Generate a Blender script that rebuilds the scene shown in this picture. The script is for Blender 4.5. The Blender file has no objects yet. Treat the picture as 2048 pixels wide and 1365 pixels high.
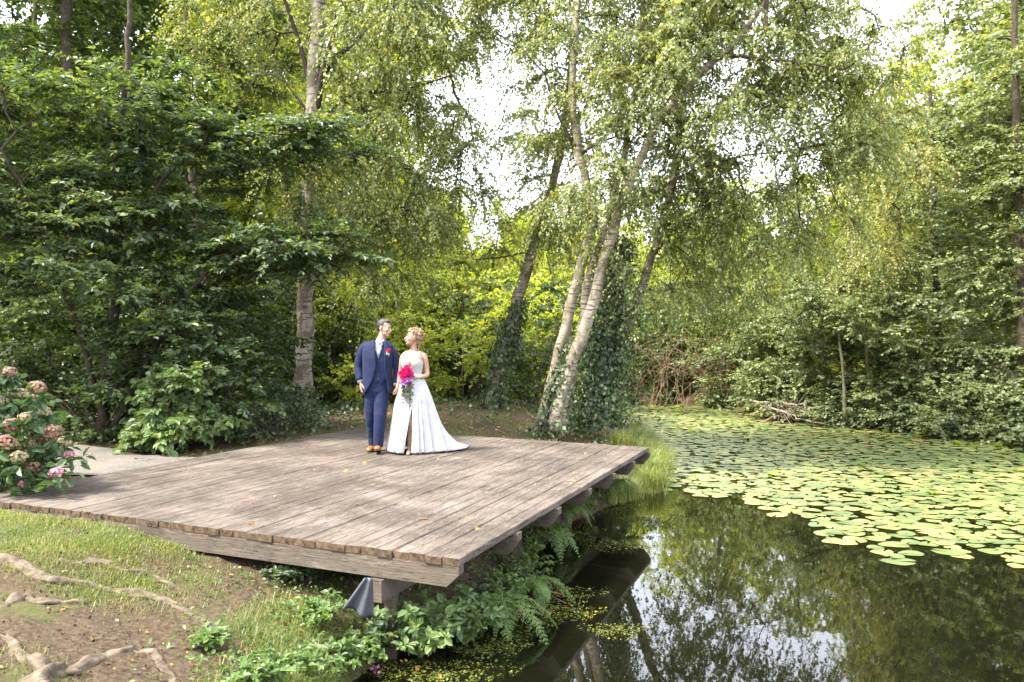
import bpy, bmesh, math, random
import numpy as np
from mathutils import Vector, Matrix
R = math.radians
rng = np.random.default_rng(7)
random.seed(7)
S = bpy.context.scene
COL = S.collection

# ------------------------------------------------------------------ camera, sky, sun, exposure
F = 1593.0; CAMH = 1.464; HOR = 693.0          # focal length in photo pixels, eye height above the deck, horizon row
cam_d = bpy.data.cameras.new('camera'); cam = bpy.data.objects.new('camera', cam_d); COL.objects.link(cam)
cam.location = (0, 0, CAMH); cam.rotation_euler = (R(90 + math.degrees(math.atan((HOR - 682.5) / F))), 0, 0)
cam_d.sensor_width = 36; cam_d.lens = 36 * F / 2048; cam_d.clip_start = 0.05; cam_d.clip_end = 900
cam_d.dof.use_dof = True; cam_d.dof.focus_distance = 11.0; cam_d.dof.aperture_fstop = 4.0
S.camera = cam

SUN_EL, SUN_AZ = 54, -118                        # azimuth from +Y (the view) towards +X
world = bpy.data.worlds.new('World'); S.world = world; world.use_nodes = True
wn = world.node_tree.nodes; wl = world.node_tree.links; wn.clear()
sky = wn.new('ShaderNodeTexSky'); sky.sky_type = 'NISHITA'; sky.sun_disc = False
sky.sun_elevation = R(SUN_EL); sky.sun_rotation = R(SUN_AZ); sky.dust_density = 5; sky.air_density = 1.3
cloud = wn.new('ShaderNodeMix'); cloud.data_type = 'RGBA'; cloud.inputs[0].default_value = 0.72
cloud.inputs[7].default_value = (10.9, 11.3, 12.7, 1)
wl.new(sky.outputs[0], cloud.inputs[6])
bg = wn.new('ShaderNodeBackground'); bg.inputs[1].default_value = 0.132
wo = wn.new('ShaderNodeOutputWorld'); wl.new(cloud.outputs[2], bg.inputs[0]); wl.new(bg.outputs[0], wo.inputs[0])
sd = bpy.data.lights.new('sun', 'SUN'); sd.energy = 4.9; sd.angle = R(8); sd.color = (1, .94, .81)
sun = bpy.data.objects.new('sun', sd); COL.objects.link(sun)
dv = Vector((math.sin(R(SUN_AZ)) * math.cos(R(SUN_EL)), math.cos(R(SUN_AZ)) * math.cos(R(SUN_EL)), math.sin(R(SUN_EL))))
sun.rotation_euler = dv.to_track_quat('Z', 'Y').to_euler()
S.view_settings.view_transform = 'Standard'; S.view_settings.look = 'None'
S.view_settings.exposure = 1.75; S.view_settings.gamma = 1
S.render.engine = 'CYCLES'
S.cycles.max_bounces = 9; S.cycles.diffuse_bounces = 5; S.cycles.glossy_bounces = 3; S.cycles.transmission_bounces = 5

# ------------------------------------------------------------------ helpers
def at(px, py, Y):                               # photo pixel at depth Y -> world point
    return np.array(((px - 1024) / F * Y, Y, CAMH - (py - HOR) / F * Y))
def tag(o, label=None, cat=None, group=None, kind=None):
    if label: o['label'] = label
    if cat: o['category'] = cat
    if group: o['group'] = group
    if kind: o['kind'] = kind
    return o
def empty(name, loc, rz=0, label=None, cat=None, group=None):
    o = bpy.data.objects.new(name, None); COL.objects.link(o); o.location = tuple(loc); o.rotation_euler = (0, 0, rz)
    o.empty_display_size = .1
    return tag(o, label, cat, group)
def link(name, me, mat=None, parent=None, loc=None):
    o = bpy.data.objects.new(name, me); COL.objects.link(o)
    if mat is not None:
        for m in (mat if isinstance(mat, (list, tuple)) else [mat]): me.materials.append(m)
    if parent is not None: o.parent = parent
    if loc is not None: o.location = tuple(loc)
    return o
def copy_tree(o, parent=None):
    c = o.copy(); COL.objects.link(c); c.parent = parent
    for ch in list(o.children): copy_tree(ch, c)
    return c
def np_mesh(name, V, faces, smooth=False, attrs=None):
    """V (n,3); faces: list of (m,k) int arrays; attrs {name: per-face floats}"""
    me = bpy.data.meshes.new(name)
    V = np.ascontiguousarray(V, dtype=np.float32)
    me.vertices.add(len(V)); me.vertices.foreach_set('co', V.ravel())
    loops = np.concatenate([f.ravel() for f in faces]).astype(np.int32)
    sizes = np.concatenate([np.full(len(f), f.shape[1]) for f in faces]).astype(np.int32)
    starts = np.concatenate([[0], np.cumsum(sizes)[:-1]]).astype(np.int32)
    me.loops.add(len(loops)); me.loops.foreach_set('vertex_index', loops)
    me.polygons.add(len(sizes)); me.polygons.foreach_set('loop_start', starts)
    me.polygons.foreach_set('use_smooth', np.full(len(sizes), smooth))
    me.update(calc_edges=True)
    for k, a in (attrs or {}).items():
        at_ = me.attributes.new(k, 'FLOAT', 'FACE'); at_.data.foreach_set('value', np.asarray(a, dtype=np.float32))
    return me
def unit(a): return a / np.maximum(np.linalg.norm(a, axis=-1, keepdims=True), 1e-9)
def rdir(n, zb=0.0, zs=1.0):
    v = rng.normal(size=(n, 3)); v[:, 2] = v[:, 2] * zs + zb
    return unit(v)

class Geo:                                       # collects faces, builds one mesh
    def __init__(s): s.V = []; s.f = {}; s.n = 0
    def add(s, V, F_):
        V = np.asarray(V, float); s.V.append(V)
        for f in F_:
            s.f.setdefault(len(f), []).append([i + s.n for i in f])
        s.n += len(V)
    def grid(s, P, cu=False, cv=False):          # P (nu,nv,3)
        nu, nv = P.shape[:2]; idx = np.arange(nu * nv).reshape(nu, nv)
        if cu: idx = np.vstack([idx, idx[:1]])
        if cv: idx = np.hstack([idx, idx[:, :1]])
        q = np.stack([idx[:-1, :-1], idx[1:, :-1], idx[1:, 1:], idx[:-1, 1:]], -1).reshape(-1, 4)
        s.V.append(P.reshape(-1, 3)); s.f.setdefault(4, []).extend((q + s.n).tolist()); s.n += nu * nv
    def tube(s, pts, rad, n=8, cap=True, flat=1.0, up=(0, 0, 1)):
        pts = np.asarray(pts, float); rad = np.broadcast_to(np.asarray(rad, float), (len(pts),))
        T = unit(np.gradient(pts, axis=0)); a0 = np.asarray(up, float)
        rings = []; prev = None
        for i in range(len(pts)):
            t = T[i]; ref = a0 if prev is None else prev
            a = ref - t * np.dot(ref, t)
            if np.linalg.norm(a) < 1e-3: a = np.cross(t, (1, 0.1, 0.03))
            a /= np.linalg.norm(a); prev = a; b = np.cross(t, a)
            th = np.linspace(0, 2 * np.pi, n, endpoint=False)[:, None]
            rings.append(pts[i] + rad[i] * (np.cos(th) * a * flat + np.sin(th) * b))
        k = s.n; P = np.array(rings); s.grid(P, cv=True)
        if cap:
            s.f.setdefault(n, []).append([k + j for j in range(n)])
            s.f[n].append([k + (len(pts) - 1) * n + j for j in range(n)][::-1])
    def loft(s, secs, n=32, e=1.0, mod=None):    # secs (cx,cy,cz,rx,ry) horizontal rings, closed
        th = np.linspace(0, 2 * np.pi, n, endpoint=False)
        c, si = np.cos(th), np.sin(th)
        cc = np.sign(c) * np.abs(c) ** e; ss = np.sign(si) * np.abs(si) ** e
        P = np.array([np.stack([x + rx * cc, y + ry * ss, np.full(n, z)], -1) for x, y, z, rx, ry in secs])
        k = s.n; s.grid(P, cv=True)
        s.f.setdefault(n, []).append([k + j for j in range(n)][::-1])
        s.f[n].append([k + (len(secs) - 1) * n + j for j in range(n)])
    def ball(s, c, r, n=16, M=None):
        r = np.broadcast_to(np.asarray(r, float), (3,))
        ph = np.linspace(0.02, np.pi - .02, n // 2 + 1); th = np.linspace(0, 2 * np.pi, n, endpoint=False)
        P = np.stack([np.outer(np.sin(ph), np.cos(th)), np.outer(np.sin(ph), np.sin(th)), np.outer(np.cos(ph), np.ones(n))], -1) * r + np.asarray(c, float)
        if M is not None: P = (P @ np.array(M.to_3x3()).T) + np.array(M.translation)
        k = s.n; s.grid(P, cv=True); m = n // 2
        s.f.setdefault(n, []).append([k + j for j in range(n)]); s.f[n].append([k + m * n + j for j in range(n)][::-1])
    def box(s, P0, P1, P2, P3, P4, P5, P6, P7):  # bottom 0123, top 4567
        s.add([P0, P1, P2, P3, P4, P5, P6, P7], [(3, 2, 1, 0), (4, 5, 6, 7), (0, 1, 5, 4), (1, 2, 6, 5), (2, 3, 7, 6), (3, 0, 4, 7)])
    def mesh(s, name, smooth=False, attrs=None):
        return np_mesh(name, np.concatenate(s.V), [np.array(v) for v in s.f.values()], smooth, attrs)
    def build(s, name, mat, parent=None, smooth=False, loc=None):
        return link(name, s.mesh(name, smooth), mat, parent, loc)
def remesh(me, voxel, smooth=3, fac=.5):
    t = bpy.data.objects.new('tmp', me); COL.objects.link(t)
    m = t.modifiers.new('r', 'REMESH'); m.mode = 'VOXEL'; m.voxel_size = voxel; m.use_smooth_shade = True
    if smooth: m = t.modifiers.new('s', 'SMOOTH'); m.iterations = smooth; m.factor = fac
    dg = bpy.context.evaluated_depsgraph_get(); dg.update()
    out = bpy.data.meshes.new_from_object(t.evaluated_get(dg)); bpy.data.objects.remove(t)
    for p in out.polygons: p.use_smooth = True
    return out
def spline(pts, n):                              # smooth resample of a polyline
    pts = np.asarray(pts, float); m = len(pts)
    d = np.concatenate([[0], np.cumsum(np.linalg.norm(np.diff(pts, axis=0), axis=1))]); u = np.linspace(0, d[-1], n)
    P = np.vstack([2 * pts[0] - pts[1], pts, 2 * pts[-1] - pts[-2]]); out = []
    for x in u:
        i = min(max(np.searchsorted(d, x) - 1, 0), m - 2); t = (x - d[i]) / max(d[i + 1] - d[i], 1e-9)
        a, b, c, e = P[i], P[i + 1], P[i + 2], P[i + 3]
        out.append(.5 * (2 * b + (c - a) * t + (2 * a - 5 * b + 4 * c - e) * t * t + (3 * b - a - 3 * c + e) * t ** 3))
    return np.array(out)

# ------------------------------------------------------------------ materials
MATS = {}
def newmat(name):
    m = bpy.data.materials.new(name); m.use_nodes = True; nt = m.node_tree; nt.nodes.clear()
    out = nt.nodes.new('ShaderNodeOutputMaterial')
    MATS[name] = m
    return m, nt, out
def N(nt, t, **k):
    n = nt.nodes.new(t)
    for a, b in k.items(): setattr(n, a, b)
    return n
def ramp(nt, stops, src, interp='LINEAR'):
    r = N(nt, 'ShaderNodeValToRGB'); r.color_ramp.interpolation = interp
    el = r.color_ramp.elements
    while len(el) < len(stops): el.new(.5)
    for e, (p, c) in zip(el, stops): e.position = p; e.color = (*c, 1) if len(c) == 3 else c
    nt.links.new(src, r.inputs[0]); return r.outputs[0]
def noise(nt, scale, detail=4, vec=None, rough=.55, dist=0):
    n = N(nt, 'ShaderNodeTexNoise'); n.inputs['Scale'].default_value = scale; n.inputs['Detail'].default_value = detail
    n.inputs['Roughness'].default_value = rough; n.inputs['Distortion'].default_value = dist
    if vec is not None: nt.links.new(vec, n.inputs['Vector'])
    return n.outputs['Fac']
def mapping(nt, scale=(1, 1, 1), rot=(0, 0, 0), src='Object'):
    c = N(nt, 'ShaderNodeTexCoord'); m = N(nt, 'ShaderNodeMapping'); m.inputs['Scale'].default_value = scale; m.inputs['Rotation'].default_value = rot
    nt.links.new(c.outputs[src], m.inputs[0]); return m.outputs[0]
def mixc(nt, f, a, b, mode='MIX'):
    m = N(nt, 'ShaderNodeMix', data_type='RGBA', blend_type=mode)
    for s, v in ((0, f), (6, a), (7, b)):
        if isinstance(v, (int, float)): m.inputs[s].default_value = v
        elif isinstance(v, tuple): m.inputs[s].default_value = (*v, 1)
        else: nt.links.new(v, m.inputs[s])
    return m.outputs[2]
def bump(nt, h, strength, dist=.01):
    b = N(nt, 'ShaderNodeBump'); b.inputs['Strength'].default_value = strength; b.inputs['Distance'].default_value = dist
    nt.links.new(h, b.inputs['Height']); return b.outputs[0]
def pbsdf(nt, out, col, rough=.6, spec=.5, nrm=None):
    p = N(nt, 'ShaderNodeBsdfPrincipled')
    if isinstance(col, tuple): p.inputs['Base Color'].default_value = (*col, 1)
    else: nt.links.new(col, p.inputs['Base Color'])
    p.inputs['Roughness'].default_value = rough; p.inputs['Specular IOR Level'].default_value = spec
    if nrm is not None: nt.links.new(nrm, p.inputs['Normal'])
    if out is not None: nt.links.new(p.outputs[0], out.inputs[0])
    return p
def simple(name, col, rough=.6, spec=.4, var=.25, scale=8, bmp=0.0):
    m, nt, out = newmat(name); v = mapping(nt); nz = noise(nt, scale, 5, v)
    lo = tuple(c * (1 - var) for c in col); hi = tuple(min(1, c * (1 + var)) for c in col)
    c = ramp(nt, [(.3, lo), (.7, hi)], nz)
    pbsdf(nt, out, c, rough, spec, bump(nt, nz, bmp) if bmp else None); return m
def leafmat(name, stops, trans, amt=.4, rough=.42, spec=.5):
    """stops: colour ramp over the per-leaf random attribute; trans multiplies it for light seen through the leaf"""
    m, nt, out = newmat(name)
    a = N(nt, 'ShaderNodeAttribute', attribute_name='rnd')
    c = ramp(nt, stops, a.outputs['Fac'])
    nz = noise(nt, .9, 2, mapping(nt))
    c = mixc(nt, 1.0, c, ramp(nt, [(.3, (.72, .78, .8)), (.7, (1.25, 1.18, 1.0))], nz), 'MULTIPLY')
    p = pbsdf(nt, None, c, rough, spec)
    t = N(nt, 'ShaderNodeBsdfTranslucent'); nt.links.new(mixc(nt, 1.0, c, trans, 'MULTIPLY'), t.inputs[0])
    mx = N(nt, 'ShaderNodeMixShader'); mx.inputs[0].default_value = amt
    nt.links.new(p.outputs[0], mx.inputs[1]); nt.links.new(t.outputs[0], mx.inputs[2]); nt.links.new(mx.outputs[0], out.inputs[0])
    return m
YEL = (.30, .28, .06)
L_horn = leafmat('leaf_hornbeam', [(0, (.03, .055, .027)), (.5, (.055, .09, .042)), (.9, (.09, .135, .05)), (1, (.17, .2, .05))], (2.4, 2.2, .6), .38, .46, .55)
L_birch = leafmat('leaf_birch', [(0, (.075, .108, .045)), (.5, (.155, .195, .085)), (.94, (.26, .30, .13)), (.985, YEL), (1, (.34, .24, .05))], (2.2, 1.95, .6), .45, .45, .5)
L_ybirch = leafmat('leaf_birch_yellowing', [(0, (.13, .165, .06)), (.5, (.21, .24, .08)), (.9, (.30, .31, .1)), (1, (.42, .32, .08))], (1.8, 1.6, .7), .45)
L_alder = leafmat('leaf_alder', [(0, (.075, .10, .05)), (.6, (.155, .20, .10)), (1, (.26, .30, .15))], (2.0, 1.85, .6), .36, .48, .55)
L_lime = leafmat('leaf_painted_sunlight', [(0, (.19, .26, .05)), (.6, (.32, .39, .07)), (1, (.45, .48, .1))], (1.9, 1.7, .5), .48)  # sunshine on the clearing and far trees is put into the leaf colour
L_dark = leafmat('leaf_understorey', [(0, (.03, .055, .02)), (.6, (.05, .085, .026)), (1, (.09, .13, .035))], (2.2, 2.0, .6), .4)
L_hazel = leafmat('leaf_hazel', [(0, (.09, .15, .06)), (.7, (.14, .21, .085)), (1, (.2, .26, .1))], (1.8, 1.7, .7), .35)
L_ivy = leafmat('leaf_ivy', [(0, (.03, .05, .024)), (.7, (.06, .095, .042)), (.985, (.12, .16, .07)), (1, (.22, .1, .04))], (1.6, 1.6, .6), .22, .5, .5)
L_hyd = leafmat('leaf_hydrangea', [(0, (.03, .065, .027)), (1, (.06, .11, .042))], (1.8, 1.8, .6), .28, .35, .5)
L_fern = leafmat('leaf_fern', [(0, (.07, .13, .035)), (1, (.14, .22, .06))], (1.6, 1.5, .6), .4)
L_grass = leafmat('grass_blade', [(0, (.085, .13, .028)), (.5, (.14, .19, .042)), (.8, (.2, .22, .07)), (1, (.3, .25, .13))], (1.5, 1.4, .6), .4)
L_sedge = leafmat('sedge_blade', [(0, (.12, .18, .045)), (.7, (.2, .25, .08)), (1, (.4, .34, .15))], (1.5, 1.4, .6), .4)
L_pad = leafmat('lily_pad_leaf', [(0, (.10, .135, .05)), (.5, (.165, .20, .065)), (.85, (.24, .26, .09)), (1, (.30, .22, .09))], (1.2, 1.2, .5), .08, .40, 1.0)
_nt = L_pad.node_tree; _p = [n for n in _nt.nodes if n.type == 'BSDF_PRINCIPLED'][0]; _src = _p.inputs['Base Color'].links[0].from_socket
_c = mixc(_nt, ramp(_nt, [(.60, (0, 0, 0)), (.70, (.8, .8, .8))], noise(_nt, 3.5, 6, mapping(_nt, src='Object'), .7)), _src, (.20, .13, .05)); _nt.links.new(_c, _p.inputs['Base Color'])
L_padup = leafmat('lily_leaf_raised', [(0, (.14, .22, .02)), (1, (.26, .33, .04))], (1.6, 1.5, .5), .4, .3, .5)
L_dead = leafmat('dead_leaf', [(0, (.12, .06, .03)), (.5, (.33, .16, .06)), (.8, (.5, .25, .06)), (1, (.5, .4, .16))], (1.2, 1.1, .8), .2, .6, .3)
L_weed = leafmat('pond_weed_leaf', [(0, (.05, .065, .015)), (.6, (.10, .12, .02)), (.95, (.2, .2, .04)), (1, (.4, .28, .05))], (1.5, 1.4, .5), .3)
BARK = simple('bark_dark', (.05, .04, .028), .9, .2, .5, 14, .6)
BARK2 = simple('bark_mossy', (.10, .095, .055), .9, .2, .4, 10, .5)
TWIG = simple('twig_brown', (.22, .15, .10), .85, .2, .35, 10)
STEMG = simple('stem_green', (.13, .17, .06), .7, .3)
def birchbark():
    m, nt, out = newmat('birch_bark')
    v1 = mapping(nt, (2.0, 2.0, 13)); v2 = mapping(nt, (2.5, 2.5, 1.5))
    n1 = noise(nt, 1.6, 6, v1, .6, .6); n2 = noise(nt, 1.2, 6, v2, .65, 1)
    n3 = noise(nt, 9, 4, mapping(nt, (1, 1, .5)))
    base = ramp(nt, [(.3, (.15, .125, .09)), (.65, (.30, .27, .22))], n3)
    dash = ramp(nt, [(.54, (0, 0, 0)), (.57, (1, 1, 1))], n1)
    base = mixc(nt, dash, base, (.09, .06, .045))
    blot = ramp(nt, [(.49, (0, 0, 0)), (.56, (1, 1, 1))], n2)
    base = mixc(nt, blot, base, (.11, .095, .06))
    pbsdf(nt, out, base, .8, .2, bump(nt, mixc(nt, .5, n1, n2), .6, .02)); return m
BIRCH = birchbark()
def pmap(nt, scale, ang):                         # coordinates turned to the plank direction, then stretched
    c = N(nt, 'ShaderNodeTexCoord'); m = N(nt, 'ShaderNodeMapping', vector_type='TEXTURE'); m.inputs['Rotation'].default_value = (0, 0, ang); m.inputs['Scale'].default_value = tuple(1 / q for q in scale)
    nt.links.new(c.outputs['Object'], m.inputs[0]); return m.outputs[0]
def woodmat(name, dark, light, ang=0.0, moss=.0, sc=1.0, pale=(.6, .56, .5)):
    m, nt, out = newmat(name)
    v = pmap(nt, (.7, 16, 16), ang); g = noise(nt, 4 * sc, 10, v, .72, .4)
    v2 = pmap(nt, (.35, 7.4, 7.4), ang); b = noise(nt, 1.0, 2, v2)
    nz = noise(nt, 1.1, 6, mapping(nt), .65)
    c = ramp(nt, [(.34, dark), (.5, tuple((a + b_) / 2 for a, b_ in zip(dark, light))), (.62, light)], g)
    c = mixc(nt, ramp(nt, [(.35, (0, 0, 0)), (.65, (.45, .45, .45))], b), c, pale)
    c = mixc(nt, ramp(nt, [(.42, (.75, .75, .75)), (.62, (0, 0, 0))], nz), c, tuple(x * 1.15 for x in dark))
    sp = noise(nt, 34, 4, pmap(nt, (.3, 2.2, 2.2), ang), .75)
    c = mixc(nt, ramp(nt, [(.36, (.9, .9, .9)), (.46, (0, 0, 0))], sp), c, tuple(x * .5 for x in dark))
    c = mixc(nt, ramp(nt, [(.56, (0, 0, 0)), (.66, (.6, .6, .6))], noise(nt, 16, 5, pmap(nt, (.35, 3, 3), ang), .8)), c, tuple(x * 1.35 for x in pale))
    pbsdf(nt, out, c, .85, .25, bump(nt, g, .7, .008)); return m
ANG = math.atan2(6.06, 2.35)
W_deck = woodmat('weathered_deck_wood', (.034, .026, .020), (.165, .134, .108), ANG, pale=(.205, .172, .146))
W_beam = woodmat('weathered_beam_wood', (.05, .04, .029), (.12, .097, .075), R(155.4), pale=(.14, .117, .094))
W_end = simple('plank_end_grain', (.07, .047, .028), .9, .2, .7, 22, .6)

# ------------------------------------------------------------------ ground shape
SHORE = np.array([(12, -5), (4.5, .2), (1.6, 1.7), (-.4, 3.0), (-.95, 4.3), (-1.12, 5.45), (-.95, 6.0), (-.2, 6.7), (-.1, 7.6), (.2, 9.0), (.5, 10.2), (1.1, 11.0),
                  (1.75, 12.2), (2.3, 13.8), (2.7, 15.8), (2.95, 18), (3.0, 22), (3.0, 27), (3.2, 32), (1.5, 36), (3.5, 37.5), (5.2, 32.2), (8.0, 30), (8.4, 27), (9.4, 24.6), (10.6, 23.2), (11.6, 21.2),
                  (12.6, 19.4), (16, 17.2), (24, 15), (34, 8), (34, -5)])
def sdist(x, y):                                 # >0 on land
    P = np.stack([x, y], -1)[..., None, :]; A = SHORE; B = np.roll(SHORE, -1, 0); AB = B - A
    t = np.clip(((P - A) * AB).sum(-1) / (AB * AB).sum(-1), 0, 1)
    d = np.linalg.norm(P - (A + t[..., None] * AB), axis=-1).min(-1)
    px, py = P[..., 0], P[..., 1]
    cr = ((A[:, 1] > py) != (B[:, 1] > py)) & (px < (B[:, 0] - A[:, 0]) * (py - A[:, 1]) / (B[:, 1] - A[:, 1] + 1e-12) + A[:, 0])
    inside = cr.sum(-1) % 2 == 1
    return np.where(inside, -d, d)
DA, DB, DC, DD = (np.array(p) for p in ((-.365, 5.487), (1.987, 11.55), (-2.78, 14.2), (-5.20, 7.70)))
def deckuv(x, y):                                # affine deck coords: u along planks, v across
    e1 = DB - DA; e2 = DD - DA; M_ = np.linalg.inv(np.array([[e1[0], e2[0]], [e1[1], e2[1]]]))
    X = x - DA[0]; Y = y - DA[1]
    return M_[0, 0] * X + M_[0, 1] * Y, M_[1, 0] * X + M_[1, 1] * Y
def wob(x, y):
    return (.5 * np.sin(x * 1.3 + .7 * np.sin(y * .9)) + .5 * np.sin(y * 1.1 + 1.3 * np.sin(x * .7 + 2)) + .35 * np.sin(x * 3.1 + y * 2.3) + .25 * np.sin(x * 6.3 - y * 5.1 + 1) + .12 * np.sin(x * 13 + y * 11))
def H(x, y):
    x = np.asarray(x, float); y = np.asarray(y, float)
    d = sdist(x, y)
    z = -.85 + np.interp(d, [-5, -1, 0, .25, .6, 1.2, 2, 3, 6, 30, 100], [-1.8, -.6, 0, .3, .43, .54, .66, .74, .81, 1.3, 3.0])
    z += wob(x, y) * .022 * np.clip(d, 0, 1.5)
    z += .28 * np.exp(-(((x + .8) / 2.2) ** 2 + ((y - 17.5) / 2.2) ** 2))      # low mound behind the deck
    u, v = deckuv(x, y)
    z += .15 * np.exp(-((u + .09) / .11) ** 2) * np.clip((v - .42) / .2, 0, 1)
    lim = np.where((u > -.012) & (u < 1.1) & (v > -.03) & (v < 1.03), -.24, np.where((u > -.3) & (u < 1.3) & (v < 1.2) & (v > -.2), -.06, 9))
    return np.minimum(z, lim)
def gp(px, py):                                  # ground point seen at a photo pixel
    Y = np.linspace(1.5, 60, 4000)
    X = (px - 1024) / F * Y; Z = CAMH - (py - HOR) / F * Y
    h = H(X, Y); i = np.argmax(h > Z)
    return np.array((X[i], Y[i], h[i]))
def axis(parts):
    out = []
    for a, b, s in parts: out += list(np.arange(a, b, s))
    return np.array(out + [parts[-1][1]])
gx = axis([(-150, -40, 10), (-40, -12, 1.5), (-12, -6, .3), (-6, 3, .055), (3, 14, .3), (14, 40, 1.5), (40, 150, 10)])
gy = axis([(-30, 0, 2), (0, 2, .3), (2, 9, .055), (9, 18, .12), (18, 40, .4), (40, 80, 3), (80, 320, 15)])
GX, GY = np.meshgrid(gx, gy, indexing='ij')
GZ = np.concatenate([H(GX[i:i + 20], GY[i:i + 20]) for i in range(0, len(gx), 20)])
near = (GX > -7) & (GX < 4) & (GY > 1) & (GY < 18)
GZ = GZ + near * rng.normal(0, .005, GZ.shape)
g = Geo(); g.grid(np.stack([GX, GY, GZ], -1))
def groundmat():
    m, nt, out = newmat('earth_ground')
    v = mapping(nt)
    n1 = noise(nt, 1.3, 6, v, .6); n2 = noise(nt, 28, 6, v, .7); n3 = noise(nt, 5, 5, v, .6)
    dirt = ramp(nt, [(.3, (.022, .015, .009)), (.5, (.058, .041, .025)), (.72, (.13, .098, .065))], n2)
    dirt = mixc(nt, ramp(nt, [(.4, (0, 0, 0)), (.7, (.5, .5, .5))], n3), dirt, (.085, .062, .04))
    moss = ramp(nt, [(.3, (.045, .055, .016)), (.7, (.09, .10, .03))], n2)
    c = mixc(nt, ramp(nt, [(.5, (0, 0, 0)), (.62, (.7, .7, .7))], n1), dirt, moss)
    pbsdf(nt, out, c, .95, .15, bump(nt, n2, .8, .02)); return m
ground = g.build('ground', groundmat(), smooth=True); tag(ground, kind='structure')
# gravel path, laid 4 mm above the earth
def pathmat():
    m, nt, out = newmat('gravel'); v = mapping(nt)
    vo = N(nt, 'ShaderNodeTexVoronoi'); vo.inputs['Scale'].default_value = 55; nt.links.new(v, vo.inputs['Vector'])
    c = ramp(nt, [(0, (.055, .05, .045)), (.5, (.105, .097, .09)), (1, (.16, .15, .14))], vo.outputs['Color'])
    c = mixc(nt, ramp(nt, [(.4, (0, 0, 0)), (.7, (.5, .5, .5))], noise(nt, 2, 5, v)), c, (.2, .16, .12))
    pbsdf(nt, out, c, .9, .2, bump(nt, vo.outputs['Distance'], .6, .01)); return m
cl = spline([(-14, 13.5), (-8.5, 11.6), (-6.3, 10.7), (-4.8, 10.2), (-3.9, 10.3), (-3.4, 10.7)], 40); wd = np.interp(np.linspace(0, 1, 40), [0, .75, .95, 1], [1.0, 1.0, .7, .25])
T2 = unit(np.gradient(cl, axis=0)); n2_ = np.stack([-T2[:, 1], T2[:, 0]], -1)
rows = []
for k, s in enumerate(np.linspace(-1, 1, 9)):
    q = cl + n2_ * (s * wd + .06 * np.sin(np.arange(40) * .9 + k))[:, None]
    rows.append(np.stack([q[:, 0], q[:, 1], np.maximum(H(q[:, 0], q[:, 1]), -.12) + .02], -1))
g = Geo(); g.grid(np.array(rows)); path = g.build('gravel_path', pathmat(), smooth=True); tag(path, kind='structure')

# water
def watermat():
    m, nt, out = newmat('pond_water')
    v = mapping(nt, (1, .55, 1)); n1 = noise(nt, 1.6, 3, v); n2 = noise(nt, 7, 3, v)
    b = N(nt, 'ShaderNodeBump'); b.inputs['Strength'].default_value = .055; b.inputs['Distance'].default_value = .02
    nt.links.new(mixc(nt, .4, n1, n2), b.inputs['Height'])
    p = pbsdf(nt, out, (.004, .0042, .002), .015, .5, b.outputs[0]); p.inputs['IOR'].default_value = 1.55; return m
g = Geo(); WZ = -.85
xs = np.linspace(-3, 40, 12); ys = np.linspace(-8, 40, 12); X_, Y_ = np.meshgrid(xs, ys, indexing='ij')
g.grid(np.stack([X_, Y_, np.full_like(X_, WZ)], -1)); tag(g.build('water', watermat()), kind='structure')

# ------------------------------------------------------------------ deck
e1 = DB - DA; e1u = e1 / np.linalg.norm(e1)
def dk(u, v, z):                                 # bilinear deck point
    p = (1 - u) * ((1 - v) * DA + v * DD) + u * ((1 - v) * DB + v * DC); return np.array((p[0], p[1], z))
deck = empty('wooden_deck', dk(.5, .5, 0), 0, 'weathered plank deck jutting out over the pond under the couple', 'deck')
dl = np.array(deck.location)
NB = 39; TH = .052
g = Geo(); gend = Geo(); gj = random.Random(3)
joint_at = {}
for i in range(NB):
    v0 = i / NB + .0004; v1 = (i + 1) / NB - .0004 * (1 + 2 * gj.random())
    splits = [0 + gj.uniform(-.0018, .0018), *( [gj.choice([.34, .5, .66])] if i % 3 else [] ), 1 + gj.uniform(-.0015, .0015)]
    if i == 0: splits = [0, .66, 1]
    for a, b in zip(splits[:-1], splits[1:]):
        dz = gj.uniform(-.003, .003); a2, b2 = a + .0004, b - .0004
        n = 14; P = []
        for t in np.linspace(a2, b2, n):
            w = .0018 * math.sin(t * 23 + i * 1.7) + dz; s = .0012
            P.append([dk(t, v0, -TH), dk(t, v0, w - .005), dk(t, v0 + s, w), dk(t, (v0 + v1) / 2, w - .0015), dk(t, v1 - s, w), dk(t, v1, w - .005), dk(t, v1, -TH)])
        P = np.array(P) - dl; k = g.n; g.grid(P, cv=True)
        for row, rev in ((0, False), (n - 1, True)):
            f = [k + row * 7 + j for j in range(7)]; g.f.setdefault(7, []).append(f[::-1] if rev else f)
boards = g.build('deck_boards', [W_deck, W_end], deck)
bm_ = boards.data
for p in bm_.polygons:
    if len(p.vertices) == 7: p.material_index = 1
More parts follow.
